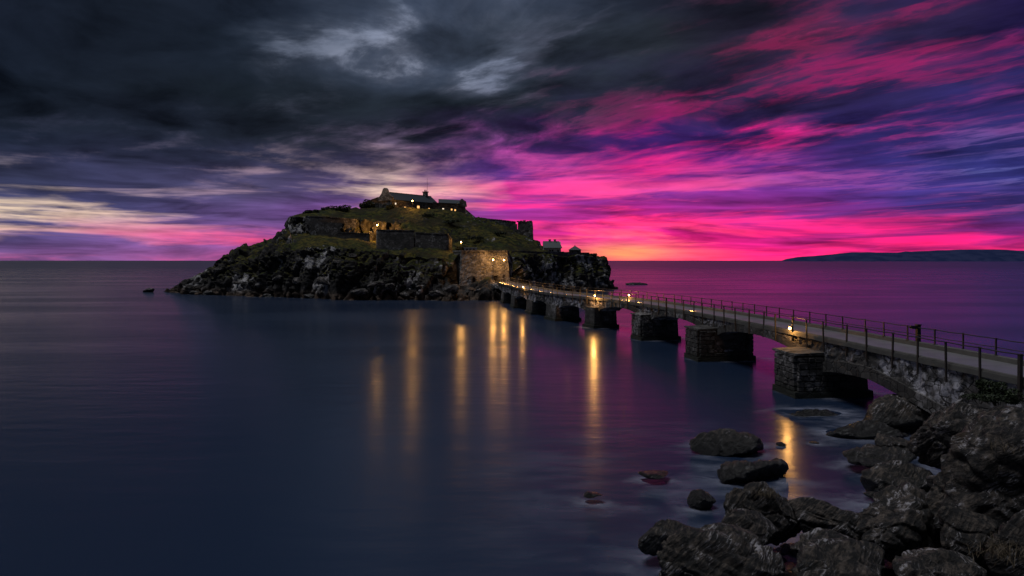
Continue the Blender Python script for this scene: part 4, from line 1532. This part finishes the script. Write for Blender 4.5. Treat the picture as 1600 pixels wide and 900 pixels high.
ORD = ['first', 'second', 'third', 'fourth', 'fifth', 'sixth', 'seventh', 'eighth', 'ninth', 'tenth', 'eleventh', 'twelfth']
FARK = (99, 105, 111, 117, 123, 130, 136, 142, 148, 154, 159, 164)
for k, d in enumerate((71.5, 85.5, 90) + FARK):
    kerb_light(d, 'kerb light on the distant deck beyond the bend, %s from the bend towards the island' % ORD[k - 3] if k > 2 else
               ('kerb light on the deck edge above the second pier', 'kerb light on the deck edge above the third pier', 'kerb light on the deck just before the bend')[k], 60 if k > 2 else 50)
# ------------------------------------------------------------------ rocky shore under the boulders
EDGE = [(3.0, -8), (3.2, 8), (4.2, 17.5), (5.6, 21.2), (8.0, 23.0), (11.5, 23.2), (13.4, 25.6), (16.4, 27.8), (18.6, 30.5), (20.5, 32.5), (23, 33.5), (28, 34.5), (36, 37), (56, 44)]


def shore_height(x, y):
    P = np.array(EDGE, float)
    best = np.full(x.shape, 1e9); sgn = np.ones_like(x)
    for a, b in zip(P[:-1], P[1:]):
        d = b - a; l2 = (d ** 2).sum()
        t = np.clip(((x - a[0]) * d[0] + (y - a[1]) * d[1]) / l2, 0, 1)
        qx, qy = x - a[0] - t * d[0], y - a[1] - t * d[1]
        ds = np.hypot(qx, qy)
        cr = d[0] * (y - a[1]) - d[1] * (x - a[0])
        m = ds < best
        best = np.where(m, ds, best); sgn = np.where(m, np.where(cr < 0, 1, -1), sgn)
    s = best * sgn
    h = np.where(s > 0, -.35 + .20 * s, -.25 + .40 * s)
    cap = 2.6 + np.clip((14 - y) * .35, 0, 5)
    return np.minimum(h, cap)


def make_shore():
    xs = np.arange(-1, 56, .16); ys = np.arange(2, 58, .16)
    X, Y = np.meshgrid(xs, ys)
    H = shore_height(X, Y)
    p = np.stack([X.ravel(), Y.ravel(), np.zeros(X.size)], 1)
    d1, d2, cid = cell(p * .9 + fbm(p * .8, 2, 3)[:, None] * .4, 3)
    h = H.ravel() + fbm(p * .35, 4, 12) * .35 + (cid - .5) * .4 - np.exp(-((d2 - d1) / .12) ** 2) * .2 + fbm(p * 2.2, 3, 15, .55, True) * .10
    h = np.maximum(h, -1.6)
    V = np.stack([p[:, 0], p[:, 1], h], 1)
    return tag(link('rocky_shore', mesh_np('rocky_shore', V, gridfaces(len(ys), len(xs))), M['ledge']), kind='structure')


make_shore()


# ------------------------------------------------------------------ boulders
def ico(sub):
    bm = bmesh.new()
    bmesh.ops.create_icosphere(bm, subdivisions=sub, radius=1.0)
    bm.verts.ensure_lookup_table()
    V = np.array([v.co[:] for v in bm.verts]); F = np.array([[v.index for v in f.verts] for f in bm.faces])
    bm.free()
    return V, F


ICO = {}


def boulder_mesh(dims, sub, seed, tilt=(0.0, 0.0), layers=1.0, cuts=14, sharp=.10):
    """broken, layered rock: a hull cut by planes, then split along tilted beds"""
    if sub not in ICO:
        ICO[sub] = ico(sub)
    U, F = ICO[sub]
    r = np.random.RandomState(seed)
    N = r.normal(size=(cuts, 3)); N /= np.linalg.norm(N, axis=1, keepdims=True)
    off = r.uniform(.58, .96, cuts)
    dn = U @ N.T
    rad = np.where(dn > .05, off[None, :] / np.maximum(dn, .05), 9.0)
    k = 26.0
    rr = -np.log(np.exp(-k * rad).sum(1) + np.exp(-k * 1.08)) / k
    rr = np.clip(rr, .45, 1.1)
    P = U * rr[:, None] * np.array(dims)[None, :]
    L = float(np.mean(dims))
    a, b = tilt
    ax = np.array([math.sin(a) * math.cos(b), math.sin(a) * math.sin(b), math.cos(a)])     # bed normal
    u1 = np.cross(ax, [0.3, 1, 0.1]); u1 /= np.linalg.norm(u1); u2 = np.cross(ax, u1)
    Q = np.stack([P @ u1, P @ u2, P @ ax], 1) + r.uniform(0, 50, 3)
    w = fbm(Q * .7, 3, seed) * .45
    beds = Q[:, 2] + w
    Nn = P / np.array(dims)[None, :] ** 2
    Nn /= np.linalg.norm(Nn, axis=1, keepdims=True)
    big = fbm(Q * np.array([.55, .55, .8]), 4, seed + 5) * .07 * L
    st = fbm(np.stack([Q[:, 0] * .7, Q[:, 1] * .7, beds * 3.2], 1), 5, seed + 9, .6, True)
    st2 = fbm(np.stack([Q[:, 0] * 2.2, Q[:, 1] * 2.2, beds * 9.0], 1), 4, seed + 13, .55)
    sw = (beds + fbm(Q * 1.3, 3, seed + 30) * .15) * 3.4 / max(L, .6)
    fr = sw - np.floor(sw)
    ledge = (fr ** 1.5 - .45) * (.5 + .5 * np.clip(fbm(Q * .8, 2, seed + 33) * 2, -1, 1))
    d1, d2, cid = cell(np.stack([Q[:, 0] * .8, Q[:, 1] * .8, beds * 1.5], 1), seed % 97)
    crack = np.exp(-((d2 - d1) / .09) ** 2)
    disp = big + (st * .055 + st2 * .045 + ledge * .09) * layers * min(L, 1.6) + ((cid - .5) * .09 - crack * .08) * min(L, 1.5)
    fine = fbm(Q * 6.5, 3, seed + 21) * .018
    return mesh_np('boulder', P + Nn * (disp + fine)[:, None], F)


def boulder(label, px0, px1, y0, y1, d, seed, deep=.85, rz=0.0, tilt=(.5, .3), sub=5, layers=1.0, name='boulder', group=None, sink=None, cuts=14):
    """rock filling photograph columns px0..px1 and rows y0..y1 at ground distance d (its middle)"""
    cx = (px0 + px1) / 2
    ztop, zbot = zat(y0, d), zat(y1, d * .97)
    w = (px1 - px0) / F_PX * d / 2 * 1.0
    if sink is None:
        sink = .9 if d > 24.5 and sub < 6 else .35
    zbot -= sink * (ztop - zbot)
    hz = max((ztop - zbot) / 2, .12) * .98
    me = boulder_mesh((w, w * deep, hz), sub, seed, tilt, layers, cuts)
    o = link(name, me, M['rock'])
    o.location = ((cx - 800) / F_PX * d, d, (ztop + zbot) / 2)
    o.rotation_euler = (0, 0, rz)
    return tag(o, label, 'rock', group)


GF = 'boulders on the near shore'
BL = [
 # label, px0, px1, ytop, ybot, d, seed, deep, rz, tilt, sub, layers
 ('huge rounded boulder with layered face, below the shore end of the bridge', 1415, 1592, 622, 745, 26.5, 11, .75, .1, (.35, 1.2), 6, 1.3),
 ('tall craggy outcrop at the right, rising above every other near rock', 1486, 1740, 640, 860, 17.6, 23, .8, .2, (.9, .4), 6, 1.2),
 ('pale knobbly crag leaning on the right edge behind the tall outcrop', 1532, 1700, 634, 740, 20.5, 31, .8, -.2, (.8, 1.0), 6, 1.1),
 ('lumpy ridge of rock between the huge rounded boulder and the leaning slab', 1438, 1545, 716, 830, 19.8, 37, .7, .5, (1.0, .2), 6, 1.1),
 ('big dark slab leaning up to the right, beside the milky inlet', 1330, 1500, 764, 878, 20.0, 41, .7, .35, (1.0, .3), 6, 1.2),
 ('blue-grey pale rock wedged low between leaning slab and tall outcrop', 1455, 1562, 784, 872, 17.2, 43, .7, .3, (.9, .5), 6, 1.2),
 ('dark overhanging rock with dry roots at the bottom right corner', 1528, 1680, 800, 905, 14.6, 47, .8, .1, (.7, .6), 6, .9),
 ('flat grey rock with pale streaks along the bottom edge, right of centre', 1398, 1560, 854, 930, 15.8, 53, .7, .2, (.35, .4), 6, 1.2),
 ('broad pale low rock with banded top at the bottom edge', 1208, 1425, 852, 930, 16.6, 59, .6, .15, (.4, .3), 6, 1.2),
 ('smooth low hump behind the broad pale banded rock', 1225, 1372, 834, 880, 18.6, 61, .6, .1, (.4, .2), 6, .9),
 ('massive round boulder with flaky crust at the bottom edge', 1012, 1222, 826, 960, 17.0, 67, .8, .2, (.5, .6), 6, 1.2),
 ('black wet two-humped rock at the water edge, left of the massive round boulder', 992, 1112, 808, 870, 21.6, 71, .55, .45, (.8, .3), 5, .8),
 ('large ridged rock with weed on its crest, highest of the group by the water', 1126, 1268, 750, 850, 21.6, 73, .7, .3, (.9, .4), 6, 1.2),
 ('dark block right of the weedy crest, sloping to the inlet', 1228, 1342, 776, 850, 21.0, 79, .7, -.2, (.7, 1.2), 6, 1.0),
 ('small pointed rock tucked in front of the weedy ridged rock', 1122, 1222, 798, 862, 19.6, 83, .7, .3, (.8, .5), 6, 1.0),
 ('low dark rock at the head of the inlet under the rounded boulder', 1345, 1470, 726, 772, 26.6, 89, .7, .2, (.3, .8), 5, 1.0),
 ('smooth grey boulder in shadow beneath the huge rounded boulder', 1450, 1515, 738, 780, 23.6, 97, .9, 0, (.3, .8), 5, .5),
 ('long dark wave-washed rock out in the water, farthest from the shore', 1080, 1202, 674, 705, 34.0, 101, .6, .1, (.5, .4), 5, .9),
 ('slanting dark rock in the water between the long one and the shore', 1102, 1234, 712, 748, 29.8, 103, .5, .3, (.7, .3), 5, .9),
 ('small pyramid-shaped rock standing in the misty water', 1074, 1122, 762, 795, 26.2, 107, .8, .2, (.8, .3), 5, .7),
 ('thin flat rock barely breaking the surface, red glint on its top', 990, 1052, 740, 751, 29.4, 109, .6, .1, (.2, .3), 4, .6),
 ('tiny flat rock awash, farthest left in the near water', 906, 944, 774, 784, 26.8, 113, .6, 0, (.2, .3), 4, .6),
 ('tiny dark stone in the gold reflection below the lamp', 1262, 1282, 694, 702, 35.5, 127, .8, 0, (.4, .3), 4, .6),
 ('small pointed stone at the left rim of the gold reflection', 1212, 1228, 690, 703, 35.0, 131, .8, 0, (.6, .3), 4, .6),
 ('black stone in the inlet, left of a pair', 1350, 1372, 768, 784, 24.6, 137, .8, 0, (.4, .3), 4, .6),
 ('black stone in the inlet, right of a pair and lower', 1362, 1392, 778, 796, 24.2, 139, .7, .2, (.4, .3), 4, .6),
 ('shadowed round stone between weedy rock group and leaning slab', 1330, 1358, 802, 826, 21.6, 149, .9, 0, (.4, .3), 4, .6),
]
for b in BL:
    boulder(*b, group=GF, sink=.12 if b[0].startswith('huge rounded') else None)

GR = 'low rocks under the first arch'
for b in [
 ('flat reef with an orange-lit rim, under the nearest pier', 1205, 1335, 640, 668, 42.5, 151, .55, .1, (.25, .5), 5, 1.0),
 ('long dark reef rock in front of the orange-rimmed reef', 1268, 1425, 655, 692, 37.5, 157, .5, .15, (.3, .6), 5, 1.0),
 ('black mass of rock filling the shore foot of the first arch', 1335, 1460, 612, 668, 39.0, 163, .8, .2, (.5, .5), 5, 1.0),
 ('low wet ledge reaching left beside the rounded boulder', 1318, 1440, 696, 722, 31.0, 167, .6, .1, (.2, .5), 5, 1.0),
 ('dark wet rock hard against the left foot of the rounded boulder', 1360, 1440, 672, 712, 31.5, 173, .8, .2, (.4, .5), 5, 1.0)]:
    boulder(*b, group=GR)

# islets
boulder('low dark islet off the left tip of the island', 222, 243, 450, 456.5, 205, 181, .7, 0, (.4, .4), 4, .8, name='islet')
boulder('larger flat black skerry in the pink water right of the island', 972, 1014, 441.5, 446, 268, 191, .5, 0, (.2, .4), 4, .8, name='islet')
boulder('thin skerry just awash nearest the right tip of the island', 948, 962, 440.5, 443, 272, 193, .5, 0, (.2, .4), 4, .8, name='islet')

# loose rocks along the foot of the island, seen from far off
SH = [boulder_mesh((1.0, .8, .62), 4, 300 + k, (.6, .3 * k), 1.0) for k in range(6)]
rr = random.Random(77)
NTH = ('first second third fourth fifth sixth seventh eighth ninth tenth eleventh twelfth thirteenth fourteenth fifteenth sixteenth seventeenth eighteenth nineteenth twentieth twenty-first twenty-second').split()
for k in range(22):
    px = 300 + k * 22.5 + rr.uniform(-9, 9)
    d = float(np.interp(px, [262, 300, 332, 370, 400, 442, 480, 520, 560, 600, 650, 700, 760, 800],
                        [203, 191.5, 188, 185, 181.5, 176, 172.5, 169, 165, 163.5, 162.5, 161.5, 161.5, 163])) + rr.uniform(-1.2, 2.2)
    o = bpy.data.objects.new('shore_rock', SH[k % 6])
    COL.objects.link(o)
    s = rr.uniform(.9, 2.1)
    if px > 690:
        s *= 1.1; d += rr.uniform(0, 4)
    o.location = ((px - 800) / F_PX * d, d, max(.1, ground((px - 800) / F_PX * d, d)) + .15 * s)
    o.scale = (s * 1.3, s, s * rr.uniform(.7, 1.1)); o.rotation_euler = (rr.uniform(-.2, .2), rr.uniform(-.2, .2), rr.uniform(0, 6.28))
    tag(o, '%s wave-worn rock, %s from the left along the island waterline' % ('broad' if s > 1.6 else 'middling' if s > 1.2 else 'small', NTH[k]), 'rock', 'loose rocks along the foot of the island')
for me in SH:
    me.materials.append(M['rock'])


# ------------------------------------------------------------------ plants on the near shore
p = at(1560, 612, 29.5)
leaf_cloud('shore_shrub', 'dark green leafy shrub growing against the bridge wall at the right edge', p, np.array((.75, .6, .7)), 2200, .075, M['ivy'], 12)
p = at(1530, 622, 29.0)
leaf_cloud('shore_shrub', 'low trailing green plant on top of the huge rounded boulder', p, np.array((1.0, .4, .25)), 900, .06, M['ivy'], 14)


def on_surface(px, y, d):
    """where the line of sight through a photograph point meets the rocks"""
    bpy.context.view_layer.update()
    v = (at(px, y, 1.0) - Vector((0, 0, EYE))).normalized()
    ok, p, *_ = SC.ray_cast(bpy.context.evaluated_depsgraph_get(), Vector((0, 0, EYE)), v)
    return p if ok and p.y < d * 1.6 else at(px, y, d)


def dry_tuft(label, px, y, d, n, h, spread, seed):
    c = on_surface(px, y, d)
    r = np.random.RandomState(seed)
    V, F = [], []
    for k in range(n):
        b = np.array([r.normal() * spread, r.normal() * spread * .6, r.uniform(-.1, .05)])
        a = r.uniform(0, 6.28); l = h * r.uniform(.5, 1.2); lean = r.uniform(.2, 1.1)
        dx = np.array([math.cos(a), math.sin(a), 0])
        side = np.array([-math.sin(a), math.cos(a), 0]) * .006
        base = len(V)
        for q in range(5):
            t = q / 4
            pt = b + dx * lean * l * t ** 1.6 + np.array([0, 0, l * (t - .45 * lean * t * t)])
            w = side * (1.2 - t)
            V += [pt - w, pt + w]
        for q in range(4):
            F.append((base + 2 * q, base + 2 * q + 1, base + 2 * q + 3, base + 2 * q + 2))
    o = link('dry_grass', mesh_np('dry_grass', V, F, False), M['straw'])
    o.location = c
    return tag(o, label, 'grass tuft')


dry_tuft('tangle of dry stalks hanging at the bottom right corner', 1578, 868, 13.6, 260, .42, .30, 3)
dry_tuft('dead tufted weed on the crest of the ridged rock by the water', 1195, 772, 21.0, 150, .30, .22, 4)
dry_tuft('pale dry sprigs on top of the tall right outcrop', 1580, 700, 16.4, 90, .22, .25, 5)


# ------------------------------------------------------------------ thin line of broken water along the island shore
def surf():
    m, g, b, o = material('thin_surf_foam')
    p = pos(g)
    n = g.noise(g.vm('MULTIPLY', p, (0.8, 0.8, 1)), 0.7, 5, 0.65)
    b.inputs['Base Color'].default_value = (0.55, 0.57, 0.62, 1)
    b.inputs['Roughness'].default_value = 0.8
    t = g.node('ShaderNodeBsdfTransparent')
    mx = g.node('ShaderNodeMixShader')
    g.put(mx.inputs[0], g.m('MULTIPLY', g.mr(n, 0.50, 0.66), 0.55))
    g.l.new(t.outputs[0], mx.inputs[1]); g.l.new(b.outputs[0], mx.inputs[2]); g.l.new(mx.outputs[0], o.inputs[0])
    V, r = [], random.Random(3)
    for px in np.arange(292, 800, 2.0):
        d = 155.0
        while d < 205 and ground((px - 800) / F_PX * d, d) < .05:
            d += .35
        a, c = d - r.uniform(.5, 1.5), d + .6
        V += [((px - 800) / F_PX * a, a, .006), ((px - 800) / F_PX * c, c, .008)]
    n_ = len(V) // 2
    F = [(2 * k, 2 * k + 2, 2 * k + 3, 2 * k + 1) for k in range(n_ - 1)]
    tag(link('surf_foam', mesh_np('surf_foam', V, F), m), 'thin broken line of white foam along the island shore', kind='stuff')


surf()


# ------------------------------------------------------------------ small broken stones lying between the boulders
def shingle():
    shore = bpy.data.objects['rocky_shore']
    U, F = ico(2)
    r = np.random.RandomState(8)
    V, FF = [], []
    n = 0
    while n < 520:
        x, y = r.uniform(4, 30), r.uniform(13, 34)
        ok, p, *_ = shore.ray_cast(Vector((x, y, 30)), Vector((0, 0, -1)))
        if not ok or p.z < -.25:
            continue
        s = .05 + .22 * r.rand() ** 2.2
        q = U * (1 + .35 * vn(U * 1.3 + r.uniform(0, 90, 3), 5)[:, None]) * np.array([s * r.uniform(.8, 1.5), s * r.uniform(.7, 1.2), s * r.uniform(.4, .8)])
        a = r.uniform(0, 6.28)
        q = np.stack([q[:, 0] * math.cos(a) - q[:, 1] * math.sin(a), q[:, 0] * math.sin(a) + q[:, 1] * math.cos(a), q[:, 2]], 1)
        V.append(q + np.array([x, y, p.z + s * .2])); FF.append(F + n * len(U)); n += 1
    tag(link('shingle', mesh_np('shingle', np.concatenate(V), np.concatenate(FF), False), M['rock']), 'small broken stones lying between the near boulders', kind='stuff')


shingle()


# ------------------------------------------------------------------ milky wash where the swell ran round rocks and piers
def wash():
    m, g, b, o = material('milky_wash')
    fade = g.node('ShaderNodeAttribute', attribute_name='fade').outputs['Fac']
    p = pos(g)
    q = g.vm('ADD', g.vm('MULTIPLY', p, (0.7, 1.1, 1)), g.vm('SCALE', g.noise(p, 0.6, 3, 0.5, color=True), 1.2))
    n = g.mr(g.noise(q, 0.9, 5, 0.6), 0.36, 0.70)
    b.inputs['Base Color'].default_value = (0.30, 0.32, 0.42, 1)
    b.inputs['Roughness'].default_value = 0.6
    t = g.node('ShaderNodeBsdfTransparent')
    mx = g.node('ShaderNodeMixShader')
    g.put(mx.inputs[0], g.m('MULTIPLY', g.m('MULTIPLY', n, fade), 0.62))
    g.l.new(t.outputs[0], mx.inputs[1]); g.l.new(b.outputs[0], mx.inputs[2]); g.l.new(mx.outputs[0], o.inputs[0])
    V, F, A = [], [], []
    k = 0

    def ring(cx, cy, rx, ry, grow):
        nonlocal k
        base = len(V); N, R = 40, 6
        for j in range(R):
            t_ = j / (R - 1)
            for i in range(N):
                a = 2 * PI * i / N
                wob = 1 + .22 * math.sin(2 * a + cx) + .12 * math.sin(5 * a + cy)
                V.append((cx + math.cos(a) * (rx * .75 + grow * wob * t_), cy + math.sin(a) * (ry * .75 + grow * .8 * wob * t_), .010 + .0015 * k))
                A.append((1 - t_) ** 1.3)
        for f in gridfaces(R, N, True):
            F.append([int(v) + base for v in f])
        k += 1
    for ob in list(bpy.data.objects):
        if ob.get('category') == 'rock' and ob.name.startswith('boulder') and ob.location.z < 1.0 and ob.location.y > 20.5:
            ring(ob.location.x, ob.location.y, ob.dimensions.x / 2, ob.dimensions.y / 2, .7 + .32 * ob.dimensions.x)
    for i in range(4):
        c = bp(PIER_S[i], BW / 2)
        ring(c.x, c.y, 3.6, 2.4, 1.8)
    # along the edge of the shore
    P = [Vector((x, y, 0)) for x, y in EDGE[2:12]]
    base = len(V); cnt = 0
    for a, b_ in zip(P[:-1], P[1:]):
        m_ = max(2, int((b_ - a).length / .5))
        t_ = (b_ - a).normalized(); nn = Vector((-t_.y, t_.x, 0))
        for q_ in range(m_):
            c = a.lerp(b_, q_ / m_)
            for j, (off, fd) in enumerate(((-1.6, .9), (-.3, 1.0), (.6, .55), (1.6, .2), (2.8, 0.0))):
                v = c + nn * off
                V.append((v.x, v.y, .007)); A.append(fd)
            cnt += 1
    for f in gridfaces(cnt, 5):
        F.append([int(v) + base for v in f])
    me = mesh_np('wash', V, F)
    at_ = me.attributes.new('fade', 'FLOAT', 'POINT')
    at_.data.foreach_set('value', np.array(A, np.float32))
    tag(link('wash', me, m), 'milky wash of foam round the near rocks and piers', kind='stuff')


wash()
